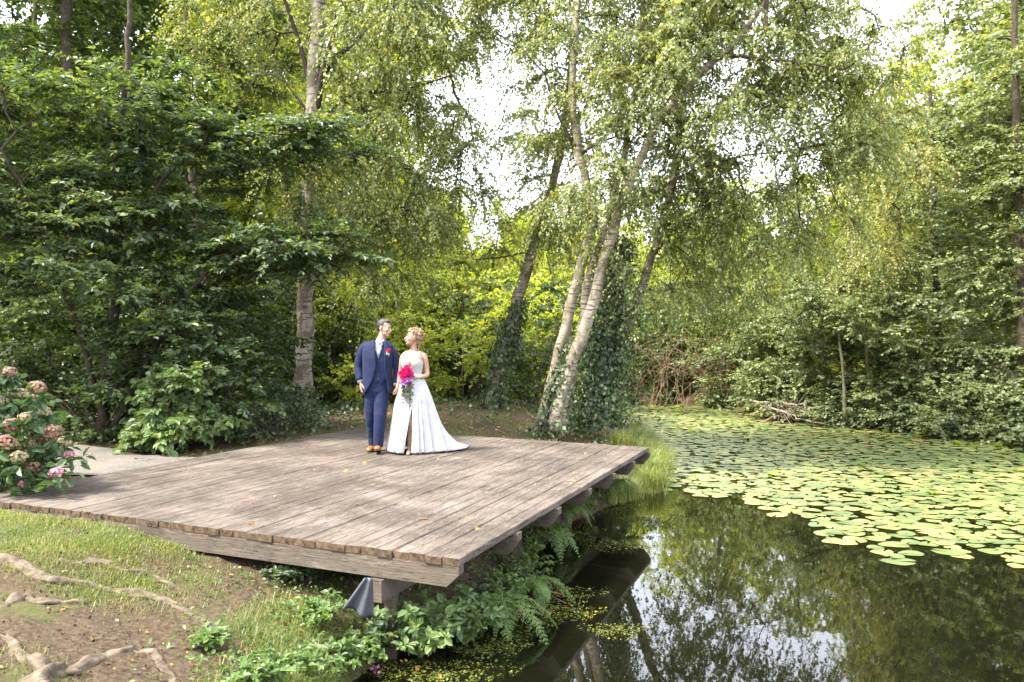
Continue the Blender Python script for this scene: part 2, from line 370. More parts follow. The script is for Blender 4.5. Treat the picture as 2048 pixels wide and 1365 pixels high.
# joists run across the planks; each free end over the water is cut to a slant
for k, u in enumerate((.0075, .17, .335, .5, .665, .83, .985)):
    g = Geo(); w = .0075 if k else .0065; hgt = .15 if k == 0 else .18
    top = -TH - .003
    def sec(v, zb): return [dk(u - w / 1.0, v, zb), dk(u + w / 1.0, v, zb), dk(u + w, v, top), dk(u - w, v, top)]
    v_end = -.006 if k else .001
    P = [sec(v_end, top - .06), sec(v_end + .018, top - hgt)] + [sec(v, top - hgt) for v in np.linspace(.06, .995, 12)]
    P = np.array(P) - dl; kk = g.n; g.grid(P, cv=True)
    g.f.setdefault(4, []).append([kk, kk + 1, kk + 2, kk + 3][::-1]); n = len(P) * 4; g.f[4].append([kk + n - 4, kk + n - 3, kk + n - 2, kk + n - 1])
    g.build('joist', W_beam, deck)
g = Geo()                                         # bearer under the joists, parallel to the water edge
for v in (.125,):
    z1, z0 = -TH - .165, -TH - .325; w = .009
    P = [[dk(u, v - w, z0), dk(u, v + w, z0), dk(u, v + w, z1), dk(u, v - w, z1)] for u in np.linspace(-.004, .99, 12)]
    P = np.array(P) - dl; g.grid(P, cv=True); g.f[4].append([3, 2, 1, 0]); g.f[4].append([44, 45, 46, 47])
g.build('bearer', W_beam, deck)
for u, v in ((.03, .125), (.36, .09), (.69, .125), (.96, .125)):
    g = Geo(); c = dk(u, v, 0); s = .045
    zt = -TH - .326; zb = -1.7
    q = [(-s, -s), (s, -s), (s, s), (-s, s)]
    g.box(*[np.array((c[0] + a, c[1] + b, zb)) - dl for a, b in q], *[np.array((c[0] + a, c[1] + b, zt)) - dl for a, b in q])
    g.build('post', W_beam, deck)
# torn plastic sheet over the bearer end
g = Geo(); c = dk(-.012, .122, -.21); c = c + np.array((-.03, -.05, 0))
P = []
for i, t in enumerate(np.linspace(0, 1, 12)):
    row = []
    for j, s in enumerate(np.linspace(0, 1, 14)):
        w = .06 + .16 * t
        x = (s - .5) * w ; y = -.022 * math.sin(s * 11 + t * 1.2) * (.3 + t) - .03 * t
        row.append(c + np.array((x - .07 * t, y, .04 - .24 * t + .035 * t * math.sin(s * 4.2 + 1.2))))
    P.append(row)
g.grid(np.array(P)); me = g.mesh('plastic_sheet', True)
sheet = link('plastic_sheet', me, simple('grey_plastic', (.04, .043, .052), .45, .5, .3, 9, .3)); sheet.modifiers.new('t', 'SOLIDIFY').thickness = .003
tag(sheet, 'dark grey plastic sheet hanging below the near corner of the deck', 'plastic sheet')

# ------------------------------------------------------------------ leaves
def leaf_geo(P, A, Nn, L, W, hexa=False):
    n = len(P); A = unit(A); B = unit(np.cross(Nn, A)); C = unit(np.cross(A, B))
    L = np.broadcast_to(L, (n,))[:, None]; W = np.broadcast_to(W, (n,))[:, None]
    if not hexa:
        V = np.stack([P, P + .45 * L * A + .5 * W * B + .06 * L * C, P + L * A, P + .45 * L * A - .5 * W * B + .06 * L * C], 1)
        i = np.arange(n)[:, None] * 4; return V.reshape(-1, 3), [np.hstack([i, i + 1, i + 2]), np.hstack([i, i + 2, i + 3])], 2
    f = .16
    V = np.stack([P, P + .28 * L * A + .43 * W * B + f * W * C, P + .68 * L * A + .40 * W * B + f * W * C, P + L * A - .1 * W * C,
                  P + .68 * L * A - .40 * W * B + f * W * C, P + .28 * L * A - .43 * W * B + f * W * C], 1)
    i = np.arange(n)[:, None] * 6
    return V.reshape(-1, 3), [np.hstack([i, i + 1, i + 2, i + 3]), np.hstack([i, i + 3, i + 4, i + 5])], 2
def leaf_mesh(name, P, A, Nn, L, W, hexa=False, rnd=None):
    V, Fs, k = leaf_geo(P, A, Nn, L, W, hexa)
    r = rng.random(len(P)) if rnd is None else rnd
    return np_mesh(name, V, Fs, False, {'rnd': np.tile(r, k)})
STY = {  # how twigs and leaves are carried: number, length, droop, flatness, leaf length, leaf width/length
    'birch': dict(tw=13, tl=.75, droop=.95, flat=.55, ln=28, L=.062, wr=.74, hang=.75),
    'horn': dict(tw=11, tl=.62, droop=.16, flat=.22, ln=17, L=.098, wr=.6, hang=.15),
    'alder': dict(tw=11, tl=.6, droop=.15, flat=.4, ln=18, L=.088, wr=.78, hang=.3),
    'far': dict(tw=9, tl=1.0, droop=.25, flat=.5, ln=16, L=.17, wr=.75, hang=.4),
    'shrub': dict(tw=10, tl=.5, droop=.2, flat=.5, ln=16, L=.095, wr=.75, hang=.3),
}
def sprays(C, O, sty, scale=1.0, keep=1.0):
    """leaf positions, axes, normals and twig segments around clump centres C, pointing away from origins O"""
    s = STY[sty]; n = len(C); m = s['tw']
    out = unit(C - O); c = np.repeat(C, m, 0); o = np.repeat(out, m, 0)
    d = rdir(n * m, .05, s['flat']); d = unit(d + .55 * o * np.array([1, 1, .6]))
    ln = s['tl'] * scale * rng.uniform(.55, 1.25, n * m)
    dr = s['droop'] * rng.uniform(.5, 1.3, n * m)
    k = s['ln']; t = np.tile(np.linspace(.12, 1, k), n * m) + rng.uniform(-.04, .04, n * m * k)
    C2 = np.repeat(c, k, 0); D2 = np.repeat(d, k, 0); L2 = np.repeat(ln, k); R2 = np.repeat(dr, k)
    P = C2 + D2 * (t * L2)[:, None]; P[:, 2] -= R2 * t * t * L2
    tang = D2.copy(); tang[:, 2] -= 2 * R2 * t; tang = unit(tang)
    side = unit(np.cross(tang, [0, 0, 1.])); alt = np.tile(np.where(np.arange(k) % 2, 1., -1.), n * m)[:, None]
    A = unit(tang * .6 + side * alt * .8 + rng.normal(0, .3, P.shape)); A[:, 2] -= s['hang'] * rng.uniform(.3, 1.6, len(A)); A = unit(A)
    Nn = unit(np.array([0, 0, 1.]) * (1.15 - s['hang']) + rng.normal(0, .55, P.shape) + .3 * D2)
    P += rng.normal(0, .012, P.shape)
    sel = rng.random(len(P)) < keep
    E = c + d * ln[:, None]; E[:, 2] -= dr * ln; Mid = c + d * ln[:, None] * .5; Mid[:, 2] -= dr * .25 * ln
    return P[sel], A[sel], Nn[sel], (c, Mid, E)
def seg_mesh(g, A, B, ra, rb, n=3):
    if len(A) == 0: return
    T = unit(B - A); ref = np.where(np.abs(T[:, 2:3]) > .9, [[1., 0, 0]], [[0, 0, 1.]]); a = unit(np.cross(T, ref)); b = np.cross(T, a)
    th = np.arange(n) / n * 2 * np.pi; V = []
    for th_ in th: V.append(A + (a * math.cos(th_) + b * math.sin(th_)) * ra[:, None])
    for th_ in th: V.append(B + (a * math.cos(th_) + b * math.sin(th_)) * rb[:, None])
    V = np.stack(V, 1).reshape(-1, 3); i = np.arange(len(A)) * 2 * n
    for j in range(n):
        q = np.stack([i + j, i + (j + 1) % n, i + n + (j + 1) % n, i + n + j], -1) + g.n
        g.f.setdefault(4, []).extend(q.tolist())
    g.V.append(V); g.n += len(V)
def ell_pts(blobs, dens):
    """clump centres inside ellipsoids (cx,cy,cz,rx,ry,rz[,w]); more of them near the surface"""
    out = []
    for b in blobs:
        c = np.array(b[:3]); r = np.array(b[3:6]); w = b[6] if len(b) > 6 else 1
        n = max(3, int(dens * w * (r[0] * r[1] * r[2]) ** .8))
        out.append(c + rdir(n) * r * (rng.random(n) ** (1 / 2.6))[:, None])
    return np.concatenate(out)
def pb(px, py, Y, rx, ry, ry_m, w=1):            # ellipsoid given by its outline in the photo and its depth
    c = at(px, py, Y); return (c[0], c[1], c[2], rx * Y / F, ry_m, ry * Y / F, w)
def make_tree(name, label, cat, stems, blobs, sty, leafm, barkm, dens=1.0, lscale=1.0, keep=1.0, group=None, hexa=False, tscale=1.0, base=None, extra=None, twigs=True, minz=None, thick=.0065):
    """stems: list of (points, r0, r1) tubes; crown clumps fill the blobs and are joined to the stems by branches"""
    base = np.array(stems[0][0][0]) if base is None else np.array(base)
    root = empty(name, base, 0, label, cat, group)
    g = Geo(); nodes = []; n4 = 0
    for pts, r0, r1 in stems:
        pts = np.asarray(pts, float); L = np.linalg.norm(np.diff(pts, axis=0), axis=1).sum(); n = max(6, int(L / .25))
        sp = spline(pts, n); sp[1:-1] += rng.normal(0, .012, (n - 2, 3)); t = np.linspace(0, 1, n)
        rad = r0 + (r1 - r0) * t ** .85; rad[0] *= 1.35; rad[1] *= 1.12
        rad *= 1 + .05 * rng.normal(size=n)
        g.tube(sp - base, rad, 12 if r0 > .08 else 7, cap=True)
        nodes += [(p, True) for p in sp[int(n * .15):]]
        if n4 == 0: n4 = len(g.f[4])
    C = ell_pts(blobs, 1.0 * dens)
    if minz is not None: C = C[C[:, 2] > minz]
    NP = [p for p, _ in nodes]; par = [-1] * len(NP); cost = [0.0] * len(NP)
    arr = np.zeros((len(NP) + len(C) * 3, 3)); arr[:len(NP)] = NP; cst = np.zeros(len(arr)); cnt = len(NP); nst = cnt
    d0 = np.array([np.linalg.norm(arr[:nst] - c, axis=1).min() for c in C]); order = np.argsort(d0)
    parent = np.full(len(arr), -1); O = np.zeros_like(C)
    for i in order:
        c = C[i]; dv_ = c - arr[:cnt]; dd = np.linalg.norm(dv_, axis=1)
        up = np.where(dv_[:, 2] < 0, -dv_[:, 2] * (.1 if sty == 'birch' else .5), 0)
        j = int(np.argmin(dd + .35 * cst[:cnt] + up)); p = arr[j]; L = dd[j]; O[i] = p
        arch = np.array([0, 0, .12 * L])
        m1 = p + (c - p) * .35 + arch * .8 + rng.normal(0, .05 * L, 3); m2 = p + (c - p) * .7 + arch + rng.normal(0, .05 * L, 3)
        arr[cnt], arr[cnt + 1], arr[cnt + 2] = m1, m2, c
        parent[cnt], parent[cnt + 1], parent[cnt + 2] = j, cnt, cnt + 1
        cst[cnt:cnt + 3] = cst[j] + np.array([.35, .7, 1]) * L; cnt += 3
    ct = np.zeros(cnt)
    leafn = np.arange(nst, cnt); ct[nst + 2::3] = 1
    for i in range(cnt - 1, nst - 1, -1):
        if parent[i] >= nst: ct[parent[i]] += ct[i]
    rad = thick * np.maximum(ct, 1) ** .5
    idx = np.arange(nst, cnt); pj = parent[idx]
    pr = np.where(pj < nst, rad[idx] * 1.15, np.minimum(rad[np.maximum(pj, 0)], rad[idx] * 1.5))
    seg_mesh(g, arr[pj] - base, arr[idx] - base, pr, rad[idx], 5)
    P, A, Nn, (tc, tm, te) = sprays(C, O, sty, tscale, keep)
    if twigs:
        seg_mesh(g, tc - base, tm - base, np.full(len(tc), thick * .6), np.full(len(tc), thick * .4)); seg_mesh(g, tm - base, te - base, np.full(len(tc), thick * .4), np.full(len(tc), thick * .2))
    tr = g.build('trunk', [barkm, BARK if barkm in (BARK, BIRCH) else barkm], root, True)
    mi = np.zeros(len(tr.data.polygons), np.int32); mi[n4:len(g.f[4])] = 1; tr.data.polygons.foreach_set('material_index', mi)
    L = STY[sty]['L'] * lscale * rng.uniform(.65, 1.2, len(P))
    hgt = rng.random(len(P))
    me = leaf_mesh('crown', P - base, A, Nn, L, L * STY[sty]['wr'], hexa, hgt)
    link('crown', me, leafm, root)
    return root

def stem(*pp, Y): return [at(x, y, (Y if not hasattr(Y, '__len__') else Y[i])) for i, (x, y) in enumerate(pp)]

# ------------------------------------------------------------------ named trees
make_tree('birch_tree', 'tall white-barked birch behind the left edge of the deck, directly left of the couple', 'tree',
    [(stem((606, 868), (608, 760), (610, 640), (612, 560), (618, 420), (623, 290), (626, 190), (632, 60), (640, -120), (650, -420), Y=15.2), .175, .10),
     (stem((624, 200), (606, 110), (575, 20), (530, -90), Y=(15.2, 15.2, 15.0, 14.8)), .06, .025),
     (stem((626, 230), (650, 120), (668, 60), (690, -80), Y=(15.2, 15.1, 15.0, 14.9)), .07, .03),
     (stem((636, 150), (690, 100), (750, 40), (830, -60), Y=(15.2, 15.4, 15.6, 15.8)), .07, .02),
     (stem((628, 240), (560, 155), (510, 150), Y=(15.2, 15.0, 14.8)), .03, .01),
     (stem((626, 270), (700, 190), (800, 180), (900, 150), Y=(15.2, 15.4, 15.8, 16.2)), .05, .015)],
    [pb(720, 240, 16.2, 200, 230, 2.4, 1.3), pb(840, 200, 16.5, 110, 200, 2.2), pb(800, 430, 16, 120, 110, 1.6, 1.1), pb(500, 60, 16.5, 160, 130, 2.2), pb(690, -120, 16, 330, 170, 3.0, .9),
     pb(680, 400, 17.0, 90, 150, 1.2), pb(720, 30, 14.5, 130, 90, 1.2), pb(850, -20, 16, 130, 150, 2.2), pb(840, 530, 16.3, 70, 60, 1.0), pb(640, 370, 14.0, 80, 100, .7, 2.2), pb(930, 290, 16, 60, 140, 1.2, 1.3), pb(620, 520, 13.6, 60, 40, .5, 3), pb(770, 560, 16.5, 80, 50, 1.0, 1)],
    'birch', L_birch, BIRCH, dens=9)
make_tree('birch_tree', 'slanting birch with an ivy-covered foot, just right of the woman', 'tree',
    [(stem((975, 830), (1005, 715), (1035, 600), (1065, 500), (1105, 370), (1135, 220), (1150, 60), (1165, -150), Y=17), .15, .06),
     (stem((1065, 500), (1010, 515), (950, 520), Y=(17, 16.7, 16.4)), .03, .01)],
    [pb(1080, 20, 17, 150, 110, 2.2, .9), pb(1110, 440, 16.4, 90, 80, 1.3, 1.5), pb(970, 40, 17.5, 90, 110, 1.4, 1), pb(1120, -150, 17, 220, 130, 2.5, .6), pb(1120, 270, 16.5, 60, 110, 1.2, 1.7), pb(1060, 120, 16.8, 50, 80, 1.0, 1.2), pb(1015, 310, 16.8, 75, 140, 1.2, .5), pb(960, 480, 17, 80, 60, 1.0, 1)],
    'birch', L_birch, BIRCH, dens=10)
make_tree('birch_tree', 'upright birch stem that forks high above the far deck edge', 'tree',
    [(stem((1082, 862), (1103, 770), (1128, 660), (1160, 540), (1188, 440), (1178, 380), (1157, 300), (1145, 180), (1155, 0), (1165, -220), Y=14.6), .125, .04),
     (stem((1157, 300), (1115, 230), (1095, 160), (1040, 90), Y=(14.6, 14.5, 14.4, 14.2)), .035, .01),
     (stem((1160, 310), (1220, 275), (1290, 290), Y=(14.6, 14.5, 14.4)), .03, .01)],
    [pb(1190, 120, 14.8, 110, 150, 1.8, 1.2), pb(1150, 400, 14.2, 100, 60, .9, 1.3), pb(1080, 180, 14.8, 50, 110, 1.2, .7), pb(1200, -130, 15, 220, 130, 2.5, .7), pb(1230, 560, 14.4, 110, 80, .9, .35), pb(1240, 330, 13.8, 90, 100, .7, 1.1)],
    'birch', L_birch, BIRCH, dens=12)
make_tree('birch_tree', 'long leaning birch arching out to the right over the pond', 'tree',
    [(stem((1112, 862), (1128, 780), (1158, 690), (1192, 590), (1220, 480), (1262, 360), (1320, 245), (1400, 150), (1480, 75), (1545, -20), Y=(14.2, 14.2, 14.2, 14.2, 14.2, 14.1, 14, 13.8, 13.6, 13.4)), .135, .04),
     (stem((1450, 110), (1540, 118), (1620, 125), (1700, 135), (1760, 60), Y=(13.7, 13.5, 13.3, 13.1, 13.0)), .035, .012),
     (stem((1535, 0), (1535, 60), (1548, 120), (1560, 150), Y=(13.4, 13.2, 13.1, 13.0)), .03, .01),
     (stem((1320, 245), (1420, 235), (1500, 225), (1600, 190), Y=(14, 14, 14, 14)), .03, .01),
     (stem((1240, 420), (1330, 370), (1450, 320), (1600, 300), Y=(14.1, 14.3, 14.6, 15)), .04, .012)],
    [pb(1450, 190, 14.3, 190, 150, 1.9, 1.2), pb(1640, 110, 14.2, 180, 120, 2.0, 1.3), pb(1700, 260, 14.8, 110, 120, 1.6, 1.4), pb(1540, 400, 15, 170, 110, 1.8, 1.2), pb(1500, -130, 14, 320, 130, 2.5, .6),
     pb(1330, 520, 14.8, 100, 90, .9, .6), pb(1330, 150, 14, 110, 160, 1.6, 1.1), pb(1560, 10, 14, 150, 70, 1.4, 1.6), pb(1420, -10, 14.4, 120, 80, 1.4, 1.2)],
    'birch', L_birch, BIRCH, dens=12)
make_tree('birch_tree', 'white birch stem leaning over the pond edge right of the ivy column', 'tree',
    [(stem((1180, 835), (1215, 745), (1262, 640), (1292, 545), (1330, 425), (1352, 330), (1368, 170), (1385, 0), (1400, -200), Y=16), .12, .04),
     (stem((1300, 520), (1370, 440), (1440, 400), (1500, 360), Y=(16, 16, 16, 16)), .03, .01)],
    [pb(1390, 400, 16.0, 120, 140, 1.6, 1.3), pb(1310, 50, 16.5, 150, 140, 2.2, 1), pb(1400, -150, 16, 230, 120, 2.2, .6), pb(1430, 560, 16.8, 120, 80, 1.2, .9)],
    'birch', L_birch, BIRCH, dens=10)
make_tree('birch_tree', 'second stem of the birch group, standing close behind the upright one', 'tree',
    [(stem((1128, 850), (1142, 760), (1165, 650), (1178, 560), (1215, 440), (1250, 300), (1275, 150), (1290, -50), (1300, -220), Y=15.0), .1, .035)],
    [pb(1250, 330, 15.4, 90, 110, 1.4, .6), pb(1270, 0, 15.2, 130, 120, 1.8, .5)], 'birch', L_birch, BIRCH, dens=10)
make_tree('yellowing_birch', 'birch with yellowing drooping leaves at the pond bank right of centre', 'tree',
    [(stem((1700, 800), (1700, 640), (1705, 450), (1700, 300), (1690, 200), Y=24), .11, .03), (stem((1703, 440), (1760, 400), (1800, 420), Y=(24, 22, 21)), .03, .01)],
    [pb(1745, 390, 21.5, 90, 130, 1.6, 1.3), pb(1760, 520, 21, 70, 70, 1.2, 1.2), pb(1800, 320, 20, 60, 100, 1.4, 1.2), pb(1730, 200, 22, 80, 100, 2, .8)],
    'birch', L_ybirch, BIRCH, dens=5, lscale=1.15, tscale=1.15)
for _px, _Y, _lab in ((1440, 31.5, 'drooping birch on the far bank behind the bramble tangle'), (1600, 27.5, 'drooping birch on the far bank behind the fallen branches')):
    make_tree('birch_tree', _lab, 'tree', [(stem((_px, 800), (_px + 8, 640), (_px - 6, 480), (_px + 4, 380), Y=_Y), .13, .05)],
        [pb(_px, 500, _Y, 105, 90, 1.9, 1), pb(_px + 40, 590, _Y - .5, 80, 50, 1.6, 1), pb(_px - 60, 590, _Y, 70, 50, 1.4, 1), pb(_px, 410, _Y, 70, 50, 1.6, 1)], 'birch', L_birch, BIRCH, dens=5, lscale=1.5, tscale=1.5)
# right bank alders
make_tree('alder_tree', 'tall dark alder with a straight trunk at the right-hand border', 'tree',
    [(stem((2052, 860), (2046, 700), (2040, 450), (2034, 200), (2030, -50), (2030, -200), Y=19.5), .15, .05)],
    [pb(2010, 240, 19.8, 110, 170, 2.2, 1.1), pb(1960, 420, 20, 90, 110, 1.8, .9), pb(2080, 60, 20, 100, 150, 2), pb(2080, 450, 19, 80, 200, 1.8), pb(2150, 250, 20, 130, 260, 2.2, .8), pb(1990, 560, 19.3, 110, 70, 1.2, .9)],
    'alder', L_alder, BARK, dens=10)
make_tree('alder_tree', 'rounded alder crown left of the straight trunk, cutting into the white sky', 'tree',
    [(stem((1885, 840), (1880, 700), (1870, 500), (1868, 300), (1862, 180), Y=22), .13, .04)],
    [pb(1870, 330, 22, 90, 180, 2.2, 1.1), pb(1840, 240, 23, 70, 110, 1.8, .9), pb(1900, 520, 21.5, 100, 100, 1.8, 1), pb(1820, 560, 22, 80, 90, 1.8, .9)],
    'alder', L_alder, BARK, dens=10)
make_tree('alder_tree', 'light-leaved alder with bare slanting stems above the fallen branch', 'tree',
    [(stem((1795, 850), (1808, 740), (1830, 620), (1850, 480), Y=22), .09, .03), (stem((1740, 850), (1735, 720), (1722, 560), (1712, 480), Y=22.4), .07, .02),
     (stem((1690, 840), (1682, 700), (1660, 560), Y=(22.2, 22.2, 22.2)), .06, .02), (stem((1770, 840), (1775, 700), (1790, 590), Y=(22.6, 22.6, 22.6)), .05, .02)],
    [pb(1700, 600, 22, 110, 60, 1.4, 1), pb(1820, 640, 21, 110, 60, 1.6, 1), pb(1620, 650, 23, 80, 60, 1.4, 1), pb(1740, 560, 23, 150, 70, 1.4, 1)],
    'alder', L_alder, BARK2, dens=16)

# left: layered broadleaf trees over the path
make_tree('hornbeam_tree', 'dark broad-leaved tree with layered sprays filling the left side', 'tree',
    [(stem((205, 885), (215, 720), (240, 520), (230, 330), (250, 150), (260, -60), Y=12.6), .09, .03), (stem((215, 860), (150, 640), (70, 430), (0, 300), Y=(12.6, 12.2, 11.8, 11.4)), .06, .02),
     (stem((225, 860), (340, 640), (430, 530), (560, 480), (690, 500), Y=(12.6, 12.4, 12.2, 12.2, 12.3)), .055, .014), (stem((238, 500), (350, 330), (470, 270), (600, 270), Y=(12.6, 12.5, 12.6, 13)), .05, .015)],
    [pb(210, 240, 12.6, 230, 110, 1.6, 1.2), pb(80, 420, 12, 190, 130, 1.5, 1.2), pb(400, 260, 12.8, 160, 110, 1.3, 1.1), pb(600, 280, 12.9, 130, 40, .8, 3.5), pb(300, 430, 12.8, 190, 130, 1.6, 1.0), pb(580, 495, 12.4, 170, 42, .8, 5),
     pb(110, 570, 11.8, 130, 80, 1.2, 1.2), pb(380, 590, 12.8, 130, 100, 1.2, .9), pb(470, 560, 12.6, 90, 50, .9, 1.2), pb(-60, 300, 12, 150, 250, 1.6, .8)],
    'horn', L_horn, BARK, dens=19, hexa=True)
make_tree('hornbeam_tree', 'shady tree standing back between the dark left tree and the tall birch', 'tree',
    [(stem((420, 850), (430, 700), (400, 500), (380, 300), (370, 100), (370, -100), Y=17), .12, .05)],
    [pb(450, 120, 17.5, 170, 130, 2.2), pb(330, 330, 18, 200, 200, 2.2), pb(460, 600, 16.5, 110, 130, 1.6, 1), pb(540, 420, 18, 100, 150, 1.6), pb(560, 660, 17.5, 60, 100, 1.2)],
    'horn', L_dark, BARK, dens=6, lscale=1.15)
make_tree('thin_tree', 'dark straight trunk near the top left corner, behind the leafy tree', 'tree',
    [(stem((150, 850), (140, 500), (132, 200), (128, -50), (125, -300), Y=18), .14, .09)],
    [pb(60, 40, 18.5, 180, 130, 2.4), pb(-60, 300, 19, 160, 300, 2.4), pb(180, -120, 18, 250, 130, 2.5), pb(200, 600, 19, 200, 180, 2.0, .9)],
    'horn', L_dark, BARK, dens=6, lscale=1.2)

# shrubs with their own place in the photograph
def shrub(name, label, cat, Y, px, py, blobs, leafm, sty='shrub', dens=14, nst=6, barkm=None, group=None, **k):
    b = at(px, py, Y); b[2] = float(H(b[0], b[1])) - .05
    st = []
    for i in range(nst):
        bl = blobs[i % len(blobs)]; c = np.array(bl[:3]) + rng.uniform(-.5, .5, 3) * np.array(bl[3:6])
        p0 = b + np.array([rng.uniform(-.25, .25), rng.uniform(-.2, .2), 0]); mid = (p0 + c) / 2 + np.array([0, 0, .15])
        st.append(([p0, mid, c], .022 + .01 * rng.random(), .008))
    return make_tree(name, label, cat, st, blobs, sty, leafm, barkm or BARK, dens=dens, group=group, base=b, **k)
shrub('hazel_bush', 'pale broad-leaved hazel bush beside the gravel path, bottom left', 'bush', 11.9, 340, 885,
      [pb(345, 810, 11.6, 75, 70, .6, 1.5), pb(290, 845, 11.8, 60, 45, .6, 1.2), pb(400, 850, 11.8, 60, 40, .6, 1.2)], L_hazel, dens=62, hexa=True, lscale=1.15, tscale=.6)
shrub('broadleaf_bush', 'taller bush rising behind the pale hazel beside the path', 'bush', 12.6, 380, 880,
      [pb(380, 680, 12.5, 120, 75, .8, 1.1), pb(440, 770, 12.5, 90, 80, .8, 1.1), pb(250, 700, 12.8, 110, 80, .9), pb(300, 760, 12.6, 110, 60, .8), pb(520, 700, 13.2, 50, 90, .6)], L_horn, sty='horn', dens=26, hexa=True)
shrub('low_bush', 'low dark bush at the edge of the path, left of the pale hazel', 'bush', 12.4, 200, 885,
      [pb(190, 850, 12.4, 80, 38, .6), pb(150, 800, 12.8, 120, 55, .8), pb(60, 760, 13, 110, 90, .9)], L_dark, dens=34, lscale=.9)
shrub('twiggy_bush', 'twiggy small-leaved bush at the foot of the tall white birch', 'bush', 13.4, 530, 868,
      [pb(520, 810, 13.4, 55, 55, .5), pb(580, 800, 14.3, 40, 60, .5), pb(475, 850, 12.8, 50, 30, .5)], L_ivy, dens=60, lscale=.55, tscale=.7)
shrub('bright_bush', 'sunlit yellow-green bush behind the heads of the couple', 'bush', 19.5, 790, 815,
      [pb(800, 690, 19.5, 90, 75, 1.2, 1), pb(720, 730, 19, 70, 65, 1.0), pb(690, 630, 21, 80, 70, 1.2), pb(640, 560, 22, 70, 90, 1.2)], L_lime, dens=14)
shrub('bright_bush', 'broad sunlit bush between the woman and the slanting birch', 'bush', 19.5, 930, 815,
      [pb(905, 720, 19.3, 80, 85, 1.1), pb(960, 760, 18.6, 60, 50, .8), pb(990, 650, 21, 90, 75, 1.2, .9), pb(880, 620, 23, 110, 80, 1.3, .9)], L_lime, dens=14)
shrub('green_bush', 'mid-green bush behind the slanting birch at the edge of the clearing', 'bush', 20, 1060, 815,
      [pb(1060, 700, 19.5, 80, 90, 1.1), pb(1130, 640, 22, 100, 110, 1.3), pb(1010, 790, 18.4, 45, 30, .7)], L_dark, dens=14)
for j, (px, Y, L_, lab) in enumerate([(1230, 33.5, L_alder, 'bank bush at the far end of the pond, beside the ivy column'), (1340, 32.6, L_dark, 'bank bush behind the tangle of brown bramble stems'),
                             (1450, 31, L_alder, 'bank bush between the bramble tangle and the fallen branches'), (1530, 28.5, L_alder, 'bank bush right behind the reddish brushwood')]):
    shrub('bank_bush', lab, 'bush', Y, px, 800, [pb(px, 700, Y, 95, 70, 1.4), pb(px + 20, 770, Y - 1, 85, 30, .9), pb(px - 10, 794, Y - 1.2, 90, 14, .5, 3), pb(px - 20, 630, Y + 1.5, 100, 60, 1.5)], L_, dens=9, lscale=1.3, tscale=1.3)
for j, (px, Y, ry, lab) in enumerate([(1560, 25.5, 100, 'grey-green shrub leaning over the pond above the fallen branches'), (1660, 23.8, 110, 'dense shrub overhanging the lily pads right of the fallen branches'),
                             (1770, 22.6, 90, 'overhanging shrub in front of the slanting alder stems'), (1880, 20.8, 75, 'low shrub trailing its leaves into the pond, second from the right border'), (1985, 19.8, 90, 'shrub hanging down to the water at the right-hand border'), (2110, 18.6, 120, 'big shrub just outside the right-hand border, its edge in view')]):
    wl_ = HOR + F * (CAMH + .85) / Y
    shrub('pond_shrub', lab, 'shrub', Y + .8, px, 800, [pb(px, wl_ - 75, Y, 72, 55, 1.1, 1.3), pb(px + 15, wl_ - 24, Y - .9, 62, 18, .6, 2.2), pb(px - 10, wl_ - 75 - ry, Y + .8, 78, 50, 1.1)], L_alder, sty='alder', dens=42, barkm=BARK2)
# forest floor plants left
# ------------------------------------------------------------------ woodland behind: a few kinds, copied
def generic(kind, i):
    r = np.random.default_rng(50 + i)
    h = 12
    if kind == 'tall':
        st = [([(0, 0, -.1), (r.normal(0, .15), 0, 3), (r.normal(0, .3), r.normal(0, .3), 7), (r.normal(0, .5), r.normal(0, .5), 11.5)], .16, .05)]
        bl = [(r.normal(0, .9), r.normal(0, .6), z, r.uniform(1.5, 2.3), r.uniform(1.4, 1.9), r.uniform(1.2, 1.8)) for z in (2.8, 5, 6.5, 8, 9.6, 11.2, 12.6)]
        return st, bl, 4.2
    st = [([(0, 0, -.1), (.2 * math.cos(a), .2 * math.sin(a), 1), (.9 * math.cos(a), .9 * math.sin(a), 2.4)], .05, .015) for a in (0, 1.3, 2.5, 3.9, 5.1)]
    bl = [(r.normal(0, .8), r.normal(0, .5), z, r.uniform(1.1, 1.6), r.uniform(.9, 1.3), r.uniform(.8, 1.1)) for z in (.7, .9, 1.5, 2.2, 2.9, 3.4)]
    return st, bl, 7
protos = {}
def place(kind, var, leafm, x, y, sc, label, group, name, cat):
    key = (kind, var, leafm.name); rz = rng.uniform(0, 6.28)
    if key not in protos:
        st, bl, de = generic(kind, var)
        o = make_tree(name, label, cat, st, bl, 'far', leafm, BARK if var != 1 else BARK2, dens=de, lscale=1.0 if kind == 'tall' else .8, base=(0, 0, 0), twigs=False, group=group, thick=.012)
        protos[key] = o
    else: o = copy_tree(protos[key])
    o.location = (x, y, float(H(x, y)) - .05); o.rotation_euler = (0, 0, rz); o.scale = (sc, sc, sc * rng.uniform(.92, 1.08)); tag(o, label, cat, group); return o
def xy(px, Y): return (px - 1024) / F * Y, Y
GW = 'woodland trees behind the clearing'; LW = 'leafy woodland tree among the others behind the clearing'
for i, (px, Y, sc) in enumerate([(-120, 21, 1.1), (60, 24, 1.15), (200, 21.5, 1.0), (330, 24, 1.15), (500, 22.5, 1.05), (620, 26, 1.2), (-60, 30, 1.4), (120, 32, 1.4), (280, 30, 1.4), (430, 31, 1.4), (560, 34, 1.5), (690, 32, 1.25), (780, 36, 1.1), (-200, 26, 1.3)]):
    x, y = xy(px, Y); place('tall', i % 2, L_lime if i in (4, 5, 10, 11, 12) else L_dark, x, y, sc, LW, GW, 'woodland_tree', 'tree')  # lime crowns imitate backlit patches in the wood by leaf colour
